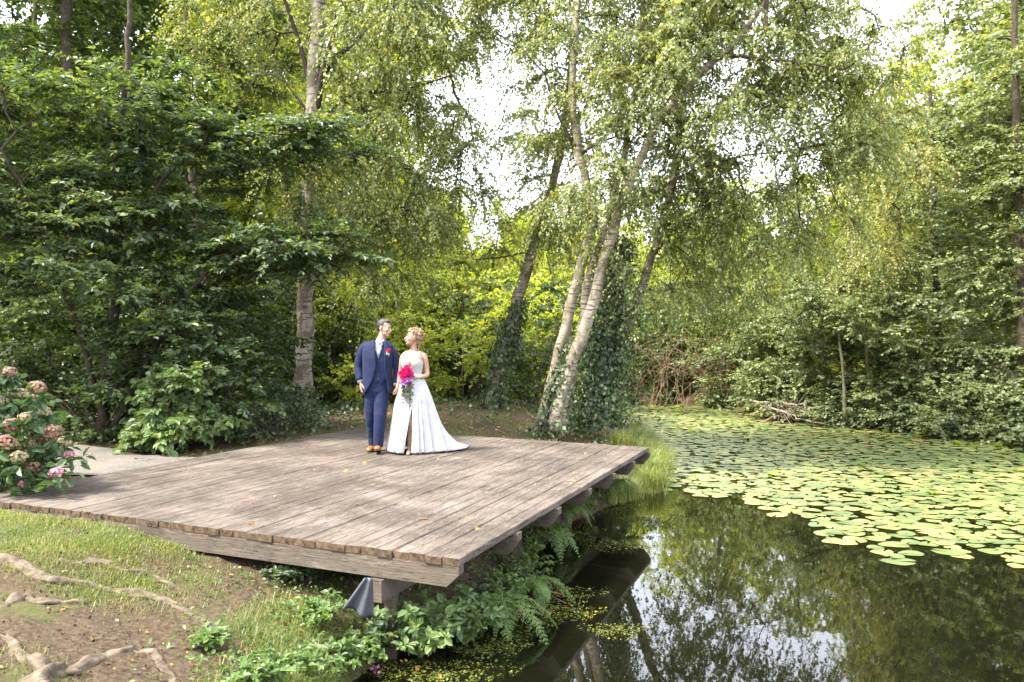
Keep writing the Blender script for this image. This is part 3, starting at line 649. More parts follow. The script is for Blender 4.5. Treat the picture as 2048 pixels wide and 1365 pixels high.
GS = 'sunlit trees beyond the pond'; LS = 'yellow-green sunlit tree in the line beyond the pond'
for i, (px, Y, sc) in enumerate([(830, 30, .68), (770, 27, .6), (905, 41, .72), (980, 37, .58), (1040, 44, .66), (1110, 40, .6), (1180, 46, .74), (1255, 41, .66), (1330, 46, .76), (1400, 41, .68), (1470, 44, .74), (1545, 38, .7), (1620, 34, .66), (1700, 33, .7), (1790, 32, .85), (1870, 30, .95)]):
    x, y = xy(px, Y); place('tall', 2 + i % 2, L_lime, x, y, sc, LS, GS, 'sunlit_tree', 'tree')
GD = 'trees on the right-hand bank'; LD = 'dark green tree further back on the right-hand bank'
for i, (px, Y, sc) in enumerate([(1830, 27, .72), (1930, 25.5, .68), (2075, 25, .98), (2110, 23, 1.1), (2230, 21, 1.1), (2380, 21, 1.1), (1760, 40, .95), (1900, 38, .9), (2080, 33, 1.3), (2200, 30, 1.3)]):
    x, y = xy(px, Y); place('tall', i % 2, L_alder, x, y, sc, LD, GD, 'bank_tree', 'tree')
GB = 'understorey bushes in the wood'; LB = 'leafy understorey bush under the woodland trees'
for i, (px, Y, sc) in enumerate([(-80, 15, .8), (30, 16.5, .9), (130, 17.5, .8), (260, 16, .75), (350, 19, .9), (450, 16.5, .75), (545, 19, .8), (610, 22, .95), (700, 25, 1.0), (-160, 18, 1.1), (60, 22, 1.1), (200, 23, 1.1), (340, 26, 1.1), (480, 24, 1.1)]):
    x, y = xy(px, Y); place('bush', i % 2, L_dark, x, y, sc, LB, GB, 'understorey_bush', 'bush')
GL = 'bright bushes at the back of the clearing'; LL = 'bright green bush at the back of the clearing'
for i, (px, Y, sc) in enumerate([(680, 20.5, .6), (760, 23, .9), (840, 25, 1.0), (930, 24, .95), (1000, 27, 1.1), (1085, 25, .9), (1150, 29, 1.1), (1200, 38, 1.1), (1290, 36.5, 1.1), (1380, 36, 1.1), (1470, 34, 1.1), (1560, 31, 1.1), (1650, 29, 1.1), (1740, 28, 1.1)]):
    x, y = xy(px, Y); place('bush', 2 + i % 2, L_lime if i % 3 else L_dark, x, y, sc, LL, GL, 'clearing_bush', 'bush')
# the wood further off reads as one mass
n = 110000; a = rng.uniform(R(-48), R(48), n); rr = rng.uniform(58, 66, n)
ht = 9.5 + 7.5 * (1 / (1 + np.exp((a - R(-6)) * 26))) + 9 / (1 + np.exp(-(a - R(27)) * 30)) + 1.4 * np.sin(a * 31) + .9 * np.sin(a * 67 + 1) + .6 * np.sin(a * 140)
P = np.stack([rr * np.sin(a), rr * np.cos(a), ht * rng.random(n) ** .8 - .3], -1); P[:, 0] += .6 * np.sin(P[:, 2] * 1.7 + a * 60)
fw = leaf_mesh('distant_wood', P, rdir(n), rdir(n, .4), rng.uniform(.5, .95, n), rng.uniform(.4, .7, n)); tag(link('distant_wood', fw, L_lime), kind='stuff', label='far-off sunlit woodland seen between the trunks', cat='woodland')

# ------------------------------------------------------------------ ivy on the trunks
def ivy(label, path, r0, r1, n, leafs=.07, spread=.16):
    base = np.array(path[0]); sp = spline(path, 40); t = rng.random(n) ** 1.1
    root = empty('ivy', base, 0, label, 'ivy')
    g = Geo()
    for k in range(5):
        ph = k * 1.3; rr_ = np.linspace(r0, r1, 40)
        g.tube(sp - base + np.stack([np.cos(ph + np.linspace(0, 3, 40)) * rr_, np.sin(ph + np.linspace(0, 3, 40)) * rr_, np.zeros(40)], -1), .012, 5)
    g.build('vine', BARK, root)
    c = sp[(t * 39).astype(int)] + rng.normal(0, .03, (n, 3)); th = rng.uniform(0, 6.28, n); rr_ = (r0 + (r1 - r0) * t) * (1 + .25 * np.sin(t * 30 + th * 2)) + np.abs(rng.normal(0, spread, n)) * (1 - .5 * t)
    o = np.stack([np.cos(th), np.sin(th), np.zeros(n)], -1); P = c + o * rr_[:, None]
    A = unit(rng.normal(0, .5, (n, 3)) + np.array([0, 0, -1.])); Nn = unit(o + rng.normal(0, .4, (n, 3)) + np.array([0, 0, .4]))
    L = leafs * rng.uniform(.6, 1.3, n); link('foliage', leaf_mesh('foliage', P - base, A, Nn, L, L * .95), L_ivy, root)
ivy('thick ivy column hiding a trunk, between the birch group and the rightmost white stem', stem((1190, 850), (1200, 760), (1214, 660), (1228, 560), (1238, 470), Y=15.6), .26, .12, 8000, spread=.3)
ivy('ivy climbing the foot of the slanting birch right of the woman', stem((972, 850), (995, 760), (1018, 680), (1040, 600), Y=16.9), .18, .12, 2600, spread=.12)
ivy('ivy around the shared foot of the birch group at the far deck edge', stem((1098, 868), (1112, 810), (1128, 750), (1150, 680), Y=14.3), .17, .07, 1500, spread=.14)
ivy('ivy creeping up the foot of the tall white birch left of the couple', stem((600, 872), (604, 820), (606, 770), Y=15.0), .24, .12, 1300)
ivy('ivy on the foot of the rightmost white birch stem by the pond', stem((1180, 845), (1205, 770), (1240, 690), Y=15.9), .2, .1, 1800)

# ------------------------------------------------------------------ grass, ground cover, ferns
def blades(name, P, hgt, wid, lean, mat, kind='stuff', label=None, cat=None, parent=None):
    n = len(P); th = rng.uniform(0, 6.28, n); d = np.stack([np.cos(th), np.sin(th), np.zeros(n)], -1); s = np.stack([-d[:, 1], d[:, 0], d[:, 2]], -1)
    h = hgt[:, None]; w = wid[:, None]; l = (lean * rng.uniform(.3, 1.4, n))[:, None]; up = np.array([0, 0, 1.])
    V = np.stack([P - s * w, P + s * w, P + d * l * h * .35 + up * h * .6 + s * w * .7, P + d * l * h * .35 + up * h * .6 - s * w * .7, P + d * l * h + up * h * (1 - .35 * l)], 1).reshape(-1, 3)
    i = np.arange(n)[:, None] * 5
    me = np_mesh(name, V, [np.hstack([i, i + 1, i + 2, i + 3]), np.hstack([i + 3, i + 2, i + 4])], False, {'rnd': np.tile(rng.random(n), 2)})
    o = link(name, me, mat, parent)
    if kind: tag(o, label, cat, None, kind)
    return o
def onground(x, y, dz=0): return np.stack([x, y, H(x, y) + dz], -1)
def vnoise(x, y, s):
    return .5 + .5 * (np.sin(x * s + 1.7 * np.sin(y * s * .8 + 1)) * np.sin(y * s * 1.1 + 1.3 * np.sin(x * s * .9)) + .5 * np.sin(x * s * 2.7 + y * s * 2.1)) / 1.5
n = 420000; x = rng.uniform(-6.5, -.9, n); y = rng.uniform(2.6, 8.6, n); u, v = deckuv(x, y); sd_ = sdist(x, y)
off = -u * 6.3                                      # metres in front of the deck's near edge
band = np.clip(1 - np.abs(off - .55) / .8, 0, 1) * np.clip((v - .3) / .15, 0, 1) * 1.5
lush = .8 * np.clip(1 - np.abs(sd_ - .35) / .5, 0, 1) * (off > .15)
far_ = ((u < 0) & (off > 1.8)) * .1
w_ = np.clip(band + lush * .9 + far_, 0, 1) * (.1 + 1.0 * vnoise(x, y, 3.1)) * (sd_ > .03) * (u < -.005)
k = rng.random(n) < w_ * .9; x, y = x[k], y[k]; sc_ = .6 + .7 * vnoise(x, y, 4.3)
blades('grass', onground(x, y, -.01), rng.uniform(.028, .075, len(x)) * sc_ * (1 + .8 * (sdist(x, y) < .8)), rng.uniform(.0016, .0032, len(x)), 1.0, L_grass, label='short grass on the slope in front of the deck', cat='grass')
n = 60000; x = rng.uniform(-5, 3, n); y = rng.uniform(11, 24, n); u, v = deckuv(x, y); sd_ = sdist(x, y)
k = ((u > 1.04) | (v > 1.04)) & (sd_ > .1) & (rng.random(n) < .1 + .8 * (vnoise(x, y, 1.6) > .52)); x, y = x[k], y[k]
blades('clearing_grass', onground(x, y, -.01), rng.uniform(.03, .1, len(x)), rng.uniform(.002, .004, len(x)), .9, L_grass, label='thin grass on the earth behind the deck', cat='grass')
# sedge tufts on the bank at the right-hand side of the deck
tufts = [(2.35, 13.3, .75), (2.6, 14.2, .8), (2.2, 12.7, .6), (2.75, 15.2, .8), (2.85, 16.3, .8), (2.4, 14.9, .7), (2.9, 17.6, .8), (2.2, 13.9, .6), (1.7, 12.1, .5), (2.55, 16.0, .7), (2.0, 14.6, .6), (2.9, 18.8, .8), (1.45, 11.75, .45)]
tl_ = ['sedge tuft at the right corner of the deck', 'sedge tuft hanging over the water beside the deck corner']
for i, (tx, ty, th_) in enumerate(tufts):
    n = 900; r_ = np.abs(rng.normal(0, .13, n)); a = rng.uniform(0, 6.28, n); z0 = max(float(H(tx, ty)), WZ)
    o = blades('sedge_tuft', np.stack([r_ * np.cos(a), r_ * np.sin(a), np.full(n, -.03)], -1), rng.uniform(.4, 1, n) * th_, rng.uniform(.002, .005, n), .8, L_sedge, kind=None)
    o.location = (tx, ty, z0); tag(o, 'tuft of long arching sedge on the bank beyond the right corner of the deck', 'sedge', 'sedge tufts along the bank right of the deck')
# low leafy ground cover by the water's edge
n = 30000; x = rng.uniform(-2.6, 0.1, n); y = rng.uniform(2.6, 8.2, n); sd_ = sdist(x, y); u, v = deckuv(x, y)
k = (sd_ > 0) & (rng.random(n) < np.clip(1.0 - sd_ / 1.2, 0, 1) * (.1 + .9 * vnoise(x, y, 2.7)) * np.where(u > 0, .9, 1) ); x, y = x[k], y[k]; n = len(x)
P = onground(x, y, 0); P[:, 2] += rng.uniform(0, .07, n); L = rng.uniform(.015, .045, n)
tag(link('ground_cover', leaf_mesh('ground_cover', P, rdir(n, .25), rdir(n, 1.6), L, L * .7, True), L_fern), 'low leafy weeds along the edge of the pond', 'ground cover', None, 'stuff')
# leafy floor of the wood at the left and the ivy carpet beyond the deck
n = 36000; x = rng.uniform(-14, 3, n); y = rng.uniform(11.4, 24, n); u, v = deckuv(x, y)
pd = np.min(np.hypot(x[:, None] - cl[None, ::2, 0], y[:, None] - cl[None, ::2, 1]), 1)
k = (sdist(x, y) > .1) & ((v > 1.1) | (u > 1.25)) & (pd > 1.15) & (rng.random(n) < np.where(x < -3.3, .9, .25) * (vnoise(x, y, 1.3) > .35)); x, y = x[k], y[k]; n = len(x)
P = onground(x, y, .01); P[:, 2] += rng.uniform(0, .16, n); L = rng.uniform(.05, .1, n)
tag(link('ivy_carpet', leaf_mesh('ivy_carpet', P, rdir(n, .1), rdir(n, 1.8), L, L * .9), L_ivy), 'ivy and seedlings covering the floor of the wood', 'ground cover', None, 'stuff')
# fallen leaves
def litter(name, x, y, kind, label, size=(.03, .06)):
    n = len(x); P = onground(x, y, .012) if kind == 'g' else np.stack([x, y, np.full(n, float(kind))], -1)
    L = rng.uniform(*size, n); return leaf_mesh(name, P, rdir(n, 0, .12), rdir(n, 4.0), L, L * .65, True)
n = 1500; x = rng.uniform(-6.5, -1, n); y = rng.uniform(2.8, 8, n); k = (sdist(x, y) > .1) & (deckuv(x, y)[0] < 0) & (rng.random(n) < .35); x, y = x[k], y[k]
tag(link('leaf_litter', litter('leaf_litter', x, y, 'g', '', (.012, .04)), L_dead), 'small dead leaves strewn over the slope', 'leaf litter', None, 'stuff')
L_crumb = leafmat('soil_crumb', [(0, (.02, .013, .009)), (.6, (.06, .04, .027)), (1, (.15, .11, .075))], (1, 1, 1), .02, .9, .1)
n = 16000; x = rng.uniform(-6, -.9, n); y = rng.uniform(2.6, 8, n); k = (sdist(x, y) > .05) & (vnoise(x, y, 5.1) > .3); x, y = x[k], y[k]; n = len(x); L = rng.uniform(.008, .03, n) * rng.uniform(.5, 1.2, n)
tag(link('soil_crumbs', leaf_mesh('soil_crumbs', onground(x, y, .006), rdir(n, .1), rdir(n, .6), L, L * rng.uniform(.2, .8, n), True), L_crumb), 'crumbs of earth, bark and twig bits on the bare slope', 'soil', None, 'stuff')
n = 9000; x = rng.uniform(-12, 3, n); y = rng.uniform(10.5, 22, n); u, v = deckuv(x, y); k = (sdist(x, y) > .1) & ((u > 1.03) | (v > 1.03)) & (rng.random(n) < .5); x, y = x[k], y[k]
tag(link('woodland_litter', litter('woodland_litter', x, y, 'g', '', (.04, .07)), L_dead), 'brown and yellow leaves lying beyond the deck', 'leaf litter', None, 'stuff')
dleaf = litter('leaf', np.array([0.]), np.array([0.]), '0', '', (.07, .07)); first = None
for i in range(34):
    u, v = rng.uniform(.03, .97), rng.uniform(.03, .97); o = link('fallen_leaf', dleaf, L_dead if i == 0 else None); o.location = dk(u, v, .008); s = rng.uniform(.35, 1.0); o.scale = (s, s, s); o.rotation_euler = (0, 0, rng.uniform(0, 6))
    tag(o, 'small dry leaf lying on the deck planks', 'leaf', 'dry leaves on the deck')

def fern(loc, rad, nf, label, group=None, rz=0, th=(0, 6.28)):
    root = empty('fern', loc, rz, label, 'fern', group)
    g = Geo(); Ps, As, Ns, Ls = [], [], [], []
    for i in range(nf):
        a = th[0] + (th[1] - th[0]) * (i + rng.uniform(-.3, .3)) / nf; L = rad * rng.uniform(.45, 1.1); dr_ = rng.uniform(.9, 1.7); d = np.array([math.cos(a), math.sin(a), 0]); t = np.linspace(0, 1, 26)
        P = d * (t * L)[:, None] * 1.0; P[:, 2] = L * (.8 * t - dr_ * t * t) + .02; P[:, :2] += rng.normal(0, .05, 2) * (t * t)[:, None]
        g.tube(P[::3], np.linspace(.006, .0015, len(P[::3])), 4)
        T = unit(np.gradient(P, axis=0)); s = unit(np.cross(T, [0, 0, 1.])); up = np.cross(s, T)
        for sg in (1, -1):
            for j in range(3, 26):
                l = .24 * L * math.sin(math.pi * min(1, (t[j] * .9 + .12))) + .012
                m = 6; f = np.linspace(0, 1, m)[:, None]; ax = unit(s[j] * sg * .9 + T[j] * .45 + rng.normal(0, .13, 3)); l *= rng.uniform(.7, 1.1)
                for q in (1, -1):
                    Ps.append(P[j] + ax * f * l - up[j] * (f ** 2) * l * .2); As.append(unit(unit(ax * .7 + q * T[j] * .7)[None] + rng.normal(0, .28, (m, 3)))); Ns.append(np.repeat(up[j][None], m, 0) + rng.normal(0, .2, (m, 3))); Ls.append(np.linspace(.2, .08, m) * l + .010)
    g.build('stalk', STEMG, root)
    P, A, Nn, L = map(np.concatenate, (Ps, As, Ns, Ls)); link('frond', leaf_mesh('frond', P, A, Nn, L, L * .5), L_fern, root)
fern((-.08, 6.5, -.66), .44, 11, 'large bright fern under the near corner of the deck')
fern((.18, 7.2, -.7), .38, 10, 'fern at the pond edge just behind the near deck corner')
fern((1.5, 11.35, -.5), .42, 6, 'dark fern drooping over the water under the right deck edge')
fern((.75, 10.0, -.55), .4, 10, 'fern growing under the joist ends halfway along the deck')
fern((.42, 8.9, -.6), .38, 10, 'fern behind the post that stands in the water')
def leafplant(loc, r, n, label, leafm, L0, stems=22, h=.35, name='leafy_plant', group=None):
    root = empty(name, loc, 0, label, 'plant', group); g = Geo(); Ps, As, Ns = [], [], []
    for i in range(stems):
        a = rng.uniform(0, 6.28); q = r * rng.uniform(.2, 1); e = np.array([math.cos(a) * q, math.sin(a) * q, h * rng.uniform(.4, 1.1)]); pts = spline([(0, 0, 0), e * np.array([.45, .45, .75]), e], 8); g.tube(pts, np.linspace(.005, .002, 8), 4)
        m = max(3, n // stems); t = rng.uniform(.3, 1, m); P = np.array([np.interp(t, np.linspace(0, 1, 8), pts[:, k]) for k in range(3)]).T
        Ps.append(P); o = rdir(m, .05, .6); As.append(o); Ns.append(unit(rng.normal(0, .3, (m, 3)) + np.array([0, -.15, 1])))
    g.build('stem', STEMG, root); P, A, Nn = map(np.concatenate, (Ps, As, Ns)); L = L0 * rng.uniform(.5, 1.15, len(P)); link('foliage', leaf_mesh('foliage', P, A, Nn, L, L * .6, True), leafm, root); return root
leafplant((1.0, 10.75, WZ + .04), .36, 800, 'leafy plant between the ferns under the right deck edge', L_fern, .05, 26, .35)
for i, (px, py, Y, r, h, L_, ls, lab) in enumerate([(840, 1275, 5.95, .42, .42, L_hazel, .085, 'broad-leaved water plant below the near corner of the deck'), (930, 1260, 6.2, .38, .36, L_hazel, .075, 'leafy plant at the waterline right of the deck corner'),
        (760, 1265, 5.9, .34, .34, L_horn, .07, 'darker leafy plant beside the hanging plastic sheet'), (700, 1290, 5.55, .36, .26, L_fern, .055, 'tangle of small green leaves at the tip of the bank'), (640, 1250, 5.7, .3, .2, L_fern, .05, 'pale weed clump on the slope left of the plastic sheet'),
        (420, 1270, 4.9, .17, .13, L_fern, .05, 'small rosette weed on the bare earth beside the long root'), (600, 1325, 4.9, .33, .16, L_fern, .045, 'spreading weed patch at the bottom edge of the picture'),
        (520, 1340, 4.6, .3, .14, L_fern, .045, 'weed clump left of the spreading patch at the bottom edge'), (560, 1200, 6.2, .25, .12, L_ivy, .05, 'ivy patch on the earth under the deck beam'), (640, 1185, 6.5, .3, .12, L_ivy, .05, 'ivy patch in the shade behind the plastic sheet')]):
    x, y = (px - 1024) / F * Y, Y; leafplant((x, y, max(float(H(x, y)), WZ) - .01), r, int(900 * r / .4), lab, L_, ls, 30, h)
for i in range(7):
    t = i / 6; x = np.interp(t, [0, .5, 1], [-.35, .0, .28]); y = np.interp(t, [0, .5, 1], [6.35, 7.4, 9.2])
    leafplant((x + .05, y, WZ + .03), .33, 700, 'leafy plant on the wet bank under the deck edge', L_horn if i % 2 else L_fern, .05, 24, .3, group='bank plants under the deck edge')

# ------------------------------------------------------------------ hydrangea at the left border
hb = at(38, 980, 8.4); hb[2] = float(H(hb[0], hb[1])); hyd = empty('hydrangea_bush', hb, 0, 'hydrangea with faded pink and cream flower heads at the left border', 'hydrangea')
heads = [(30, 745, .8), (100, 825, .8), (35, 850, .9), (150, 910, .5), (80, 860, .8), (15, 915, .8), (12, 765, .9), (50, 790, 1), (85, 775, .9), (20, 800, .8), (68, 800, 1), (62, 835, .6), (118, 865, 1), (140, 885, .8), (25, 885, 1.1), (60, 890, 1.1), (95, 880, .8), (50, 915, .9), (80, 935, .9), (5, 940, .9), (125, 945, .7), (62, 968, .6), (-20, 800, 1), (-30, 880, 1), (-60, 840, 1), (100, 905, .7), (-5, 845, .7), (30, 935, .7)]
g = Geo(); Ps, As, Ns, Ls = [], [], [], []; petals = []
cols = [(.62, .30, .27), (.66, .5, .34), (.55, .22, .26), (.6, .42, .3)]
hm = []
for k, (c1, c2) in enumerate([((.45, .13, .16), (.72, .42, .38)), ((.50, .38, .2), (.75, .62, .45)), ((.42, .1, .26), (.7, .35, .5))]):
    hm.append(leafmat('petal_%s' % ('pink', 'cream', 'magenta')[k], [(0, tuple(q * .42 for q in c1)), (.6, tuple(q * .55 for q in c2)), (1, (.25, .3, .13) if k < 2 else c2)], (1.2, 1.1, 1.1), .3, .7, .2))
for k, (px, py, s) in enumerate(heads):
    px -= 12
    Y = 8.0 + .25 * math.sin(k * 2.1) - (.1 if py > 850 else 0); c = at(px, py, Y) - hb
    g.tube(spline([(rng.normal(0, .06), rng.normal(0, .06), 0), c * np.array([.6, .6, .5]), c * np.array([.97, .97, .97])], 9), np.linspace(.01, .005, 9), 5)
    m = 170; o = rdir(m, .25); r_ = .092 * s; P = c + o * np.array([r_, r_, r_ * .75]) * (rng.uniform(.8, 1.05, (m, 1)) + .16 * np.sin(o[:, :1] * 5 + k) * np.sin(o[:, 2:] * 4)); Pp = np.repeat(P, 4, 0); t1 = unit(np.cross(o, rdir(m))); t2 = np.cross(o, t1)
    A = np.stack([t1, t2, -t1, -t2], 1).reshape(-1, 3); On = np.repeat(o, 4, 0)
    me = leaf_mesh('flower_head', Pp, unit(A + .15 * On), On, np.full(len(Pp), .017), np.full(len(Pp), .017), False, np.repeat(rng.random(m), 4))
    link('flower_head', me, hm[2] if k in (19, 20, 21, 3) else hm[k % 2], hyd)
    m = 26; o = rdir(m, -.1, .5); Ps.append(c - np.array([0, 0, .08]) + o * .03 + rng.normal(0, .05, (m, 3))); As.append(unit(o + np.array([0, 0, -.1]))); Ns.append(rdir(m, 1.6)); Ls.append(rng.uniform(.08, .14, m))
for k in range(48):
    c = at(rng.uniform(-70, 110), rng.uniform(800, 965), 8.5 + rng.normal(0, .25)) - hb; m = 26; o = rdir(m, 0, .5); Ps.append(c + rng.normal(0, .09, (m, 3))); As.append(o); Ns.append(rdir(m, 1.5)); Ls.append(rng.uniform(.08, .14, m))
g.build('stem', STEMG, hyd); P, A, Nn, L = map(np.concatenate, (Ps, As, Ns, Ls)); link('foliage', leaf_mesh('foliage', P, A, Nn, L, L * .6, True), L_hyd, hyd)

# ------------------------------------------------------------------ surface roots
ROOT = simple('root_bark', (.10, .077, .055), .9, .2, .65, 13, 1.0)
def rootthing(label, pix, w, n=60):
    pts = np.array([gp(a, b) for a, b in pix]); sp = spline(pts, n); base = pts[0].copy(); t = np.linspace(0, 1, n)
    r = np.interp(t, np.linspace(0, 1, len(w)), w) * (1 + .13 * np.sin(t * 37 + w[0] * 900) + .08 * np.sin(t * 71)); r = r * .82; sp[:, 2] = H(sp[:, 0], sp[:, 1]) - r * .15 + .012 * np.sin(t * 23 + w[0] * 500); sp[:, 1] += .02 * np.sin(t * 19 + w[0] * 300)
    g = Geo(); g.tube(sp - base, r, 20, flat=.8)
    V = np.concatenate(g.V).reshape(n, 20, 3); c_ = (sp - base)[:, None]; k = np.arange(20)[None] / 20 * 6.283; tt = t[:, None] * 40
    V = c_ + (V - c_) * (1 + .16 * np.sin(3 * k + tt * .35) + .09 * np.sin(5 * k - tt * .5 + 1) + .06 * np.sin(9 * k + tt * .2) + rng.normal(0, .025, (n, 20)))[..., None]; g.V = [V.reshape(-1, 3)]
    me = g.mesh('tree_root', True)
    o = link('tree_root', me, ROOT); o.location = tuple(base); tag(o, label, 'root'); return o
rootthing('longest surface root, running down the slope beneath the grass', [(-60, 1120), (40, 1132), (120, 1165), (210, 1178), (300, 1195), (370, 1222), (435, 1255)], [.06, .065, .055, .05, .048, .04, .018])
rootthing('thinner root lying just above the longest one', [(120, 1122), (200, 1128), (260, 1142), (320, 1160), (372, 1188)], [.03, .04, .036, .03, .012])
rootthing('lumpy short root on the bare earth at the left border', [(10, 1215), (45, 1196), (100, 1207), (160, 1204), (212, 1214)], [.03, .06, .035, .032, .012])
rootthing('forked pale root at the bottom left, rising from the lower border', [(-10, 1265), (30, 1290), (65, 1325), (105, 1345), (160, 1338), (215, 1310), (268, 1298)], [.02, .03, .05, .06, .045, .04, .03])
rootthing('curved root turning down to the bottom border', [(265, 1298), (300, 1306), (330, 1335), (350, 1365), (365, 1400)], [.032, .03, .025, .024, .02])
rootthing('swollen root stump cut by the bottom border', [(60, 1400), (75, 1365), (120, 1345), (160, 1345)], [.06, .09, .07, .03])

# ------------------------------------------------------------------ lily pads
def pad_mesh(rad, seed, up=False):
    r = random.Random(seed); g = Geo(); n = 22; a0 = R(10); V = [(0, 0, .004)]
    for ring, q in ((.5, .002), (1, 0)):
        for i in range(n):
            a = a0 + (2 * math.pi - 2 * a0) * i / (n - 1); rr_ = rad * ring * (1 + .035 * math.sin(3 * a + seed) + .02 * math.sin(7 * a)); zz = q + (.004 + .006 * math.sin(2 * a + seed)) * ring
            V.append((rr_ * math.cos(a), rr_ * .88 * math.sin(a), abs(zz)))
    F_ = [(0, 1 + i, 2 + i) for i in range(n - 1)] + [(1 + i, 1 + n + i, 2 + n + i, 2 + i) for i in range(n - 1)]
    if up:
        V = [(x * (1 if x < 0 else .8), y, z + .9 * max(0, abs(y) - rad * .05) ** 1.1 * (.9) + (.25 * x if x > 0 else 0)) for x, y, z in V]
    g.add(V, F_); return g
pmesh = []
for s in range(8):
    g = pad_mesh(.145, s * 1.7); nf = sum(len(v) for v in g.f.values()); me = g.mesh('lily_pad', True, {'rnd': np.full(nf, (s * .137 + .08) % 1)}); me.materials.append(L_pad); pmesh.append(me)
umesh = []
for s in range(3):
    g = pad_mesh(.11, s + .4, True); nf = sum(len(v) for v in g.f.values()); me = g.mesh('raised_leaf', True, {'rnd': np.full(nf, s / 3)}); me.materials.append(L_padup); umesh.append(me)
edge_near = np.array([(1290, 905), (1330, 935), (1330, 990), (1420, 985), (1500, 1010), (1600, 1035), (1680, 1085), (1790, 1115), (1900, 1100), (2060, 1135), (2200, 1150)])
pts = []; tries = rng.uniform(0, 1, (260000, 2)); cell = {}
for a, b in tries:
    Y = 8.0 + 25 * a ** 1.25; x = 1.2 + 14 * b
    if len(pts) > 2900: break
    px = 1024 + x / Y * F; py = HOR + F * (CAMH + .85) / Y
    lim = np.interp(px, edge_near[:, 0], edge_near[:, 1])
    if px < 1205 or px > 2200 or py > lim + 12 * math.sin(px * .05) or py < 809: continue
    if px < 1300 and py > 800 + (px - 1200) * 1.05: continue
    if sdist(np.array(x), np.array(Y)) > -.12: continue
    dens = .9 if py < lim - 45 else .6
    if random.random() > dens: continue
    q = (int(x / .3), int(Y / .3)); s = random.uniform(.6, 1.25); ok = True
    for i in (-1, 0, 1):
        for j in (-1, 0, 1):
            for (x2, y2, s2) in cell.get((q[0] + i, q[1] + j), ()):
                if (x - x2) ** 2 + (Y - y2) ** 2 < (.092 * (s + s2)) ** 2: ok = False
    if ok: cell.setdefault(q, []).append((x, Y, s)); pts.append((x, Y, s))
vis = [p for p in pts if 1024 + p[0] / p[1] * F < 2060]; oth = [p for p in pts if 1024 + p[0] / p[1] * F >= 2060]
vis.sort(key=lambda p: -p[2] * .22 / p[1] * (1 / p[1]))
for i, (x, y, s) in enumerate(vis[:300]):
    o = bpy.data.objects.new('lily_pad', pmesh[i % 8]); COL.objects.link(o); o.location = (x, y, WZ + .006 + .004 * (i % 3)); o.scale = (s, s, 1); o.rotation_euler = (R(rng.normal(0, 1.2)), R(rng.normal(0, 1.2)), rng.uniform(0, 6.28))
    tag(o, 'round green lily pad floating among the nearer pads on the pond', 'lily pad', 'nearer lily pads floating on the pond')
V, Fq, Ft, rn, rt, k = [], [], [], [], [], 0
for i, (x, y, s) in enumerate(vis[300:] + oth):
    g = pad_mesh(.145 * s, i * .77); a = rng.uniform(0, 6.28); c, sn = math.cos(a), math.sin(a); v = np.concatenate(g.V); v = np.stack([v[:, 0] * c - v[:, 1] * sn + x, v[:, 0] * sn + v[:, 1] * c + y, v[:, 2] + WZ + .006 + .004 * (i % 3)], -1)
    V.append(v); Ft.append(np.array(g.f[3]) + k); Fq.append(np.array(g.f[4]) + k); k += len(v); r_ = rng.random(); rn += [r_] * len(g.f[3]); rt += [r_] * len(g.f[4])
me = np_mesh('lily_pads', np.concatenate(V), [np.concatenate(Ft), np.concatenate(Fq)], True, {'rnd': np.array(rn + rt)})
tag(link('lily_pads', me, L_pad), 'carpet of lily pads covering the far part of the pond', 'lily pads', None, 'stuff')
for i in range(30):
    x, y, s = pts[rng.integers(len(pts))]
    o = bpy.data.objects.new('raised_lily_leaf', umesh[i % 3]); COL.objects.link(o); o.location = (x + .1, y, WZ + .03); o.rotation_euler = (R(rng.normal(0, 12)), R(rng.normal(0, 12)), rng.uniform(0, 6.28)); s = rng.uniform(.6, 1.2); o.scale = (s, s, s)
    tag(o, 'bright yellow-green lily leaf curling up above the flat pads', 'lily leaf', 'raised lily leaves')
# floating pond weed and petals
Ps = []
for px, py, Y_, r in [(1060, 1215, 0, .25), (1120, 1190, 0, .3), (1010, 1250, 0, .3), (1150, 1225, 0, .18), (1230, 1090, 0, .3), (1130, 1065, 0, .3), (1050, 1170, 0, .2), (900, 1350, 0, .3), (830, 1345, 0, .25), (1230, 1260, 0, .18), (1000, 1290, 0, .2), (1170, 1020, 0, .35), (1240, 1010, 0, .35), (1300, 1040, 0, .25), (1390, 960, 0, .6), (1330, 930, 0, .6), (1450, 940, 0, .6), (960, 1300, 0, .15)]:
    Y = F * 2.314 / (py - HOR); x = (px - 1024) / F * Y; m = int(420 * r / .25); a = rng.uniform(0, 6.28, m); q = r * rng.random(m) ** .6 * (1 + .3 * np.sin(3 * a)); Ps.append(np.stack([x + q * np.cos(a) * 1.5, Y + q * np.sin(a), np.full(m, WZ + .006)], -1))
P = np.concatenate(Ps); n = len(P); L = rng.uniform(.012, .03, n)
tag(link('pond_weed', leaf_mesh('pond_weed', P, rdir(n, .03, .15), rdir(n, 3), L, L * .7), L_weed), 'yellow-green pond weed floating near the deck', 'pond weed', None, 'stuff')
for px, py, c, lab in [(1050, 1226, 0, 'faded magenta flower floating off the bank'), (720, 1325, 0, 'magenta petals floating beside the bank tip'), (752, 1340, 0, 'larger cluster of pink petals floating at the bottom edge')]:
    Y = F * 2.314 / (py - HOR); x = (px - 1024) / F * Y; m = 22; P = rng.normal(0, .02, (m, 3)); P[:, 2] = .012 + abs(P[:, 2]) * .6
    o = link('floating_petals', leaf_mesh('petals', P, rdir(m), rdir(m, 1), np.full(m, .03), np.full(m, .025)), hm[2]); o.location = (x, Y, WZ); tag(o, lab, 'petals')
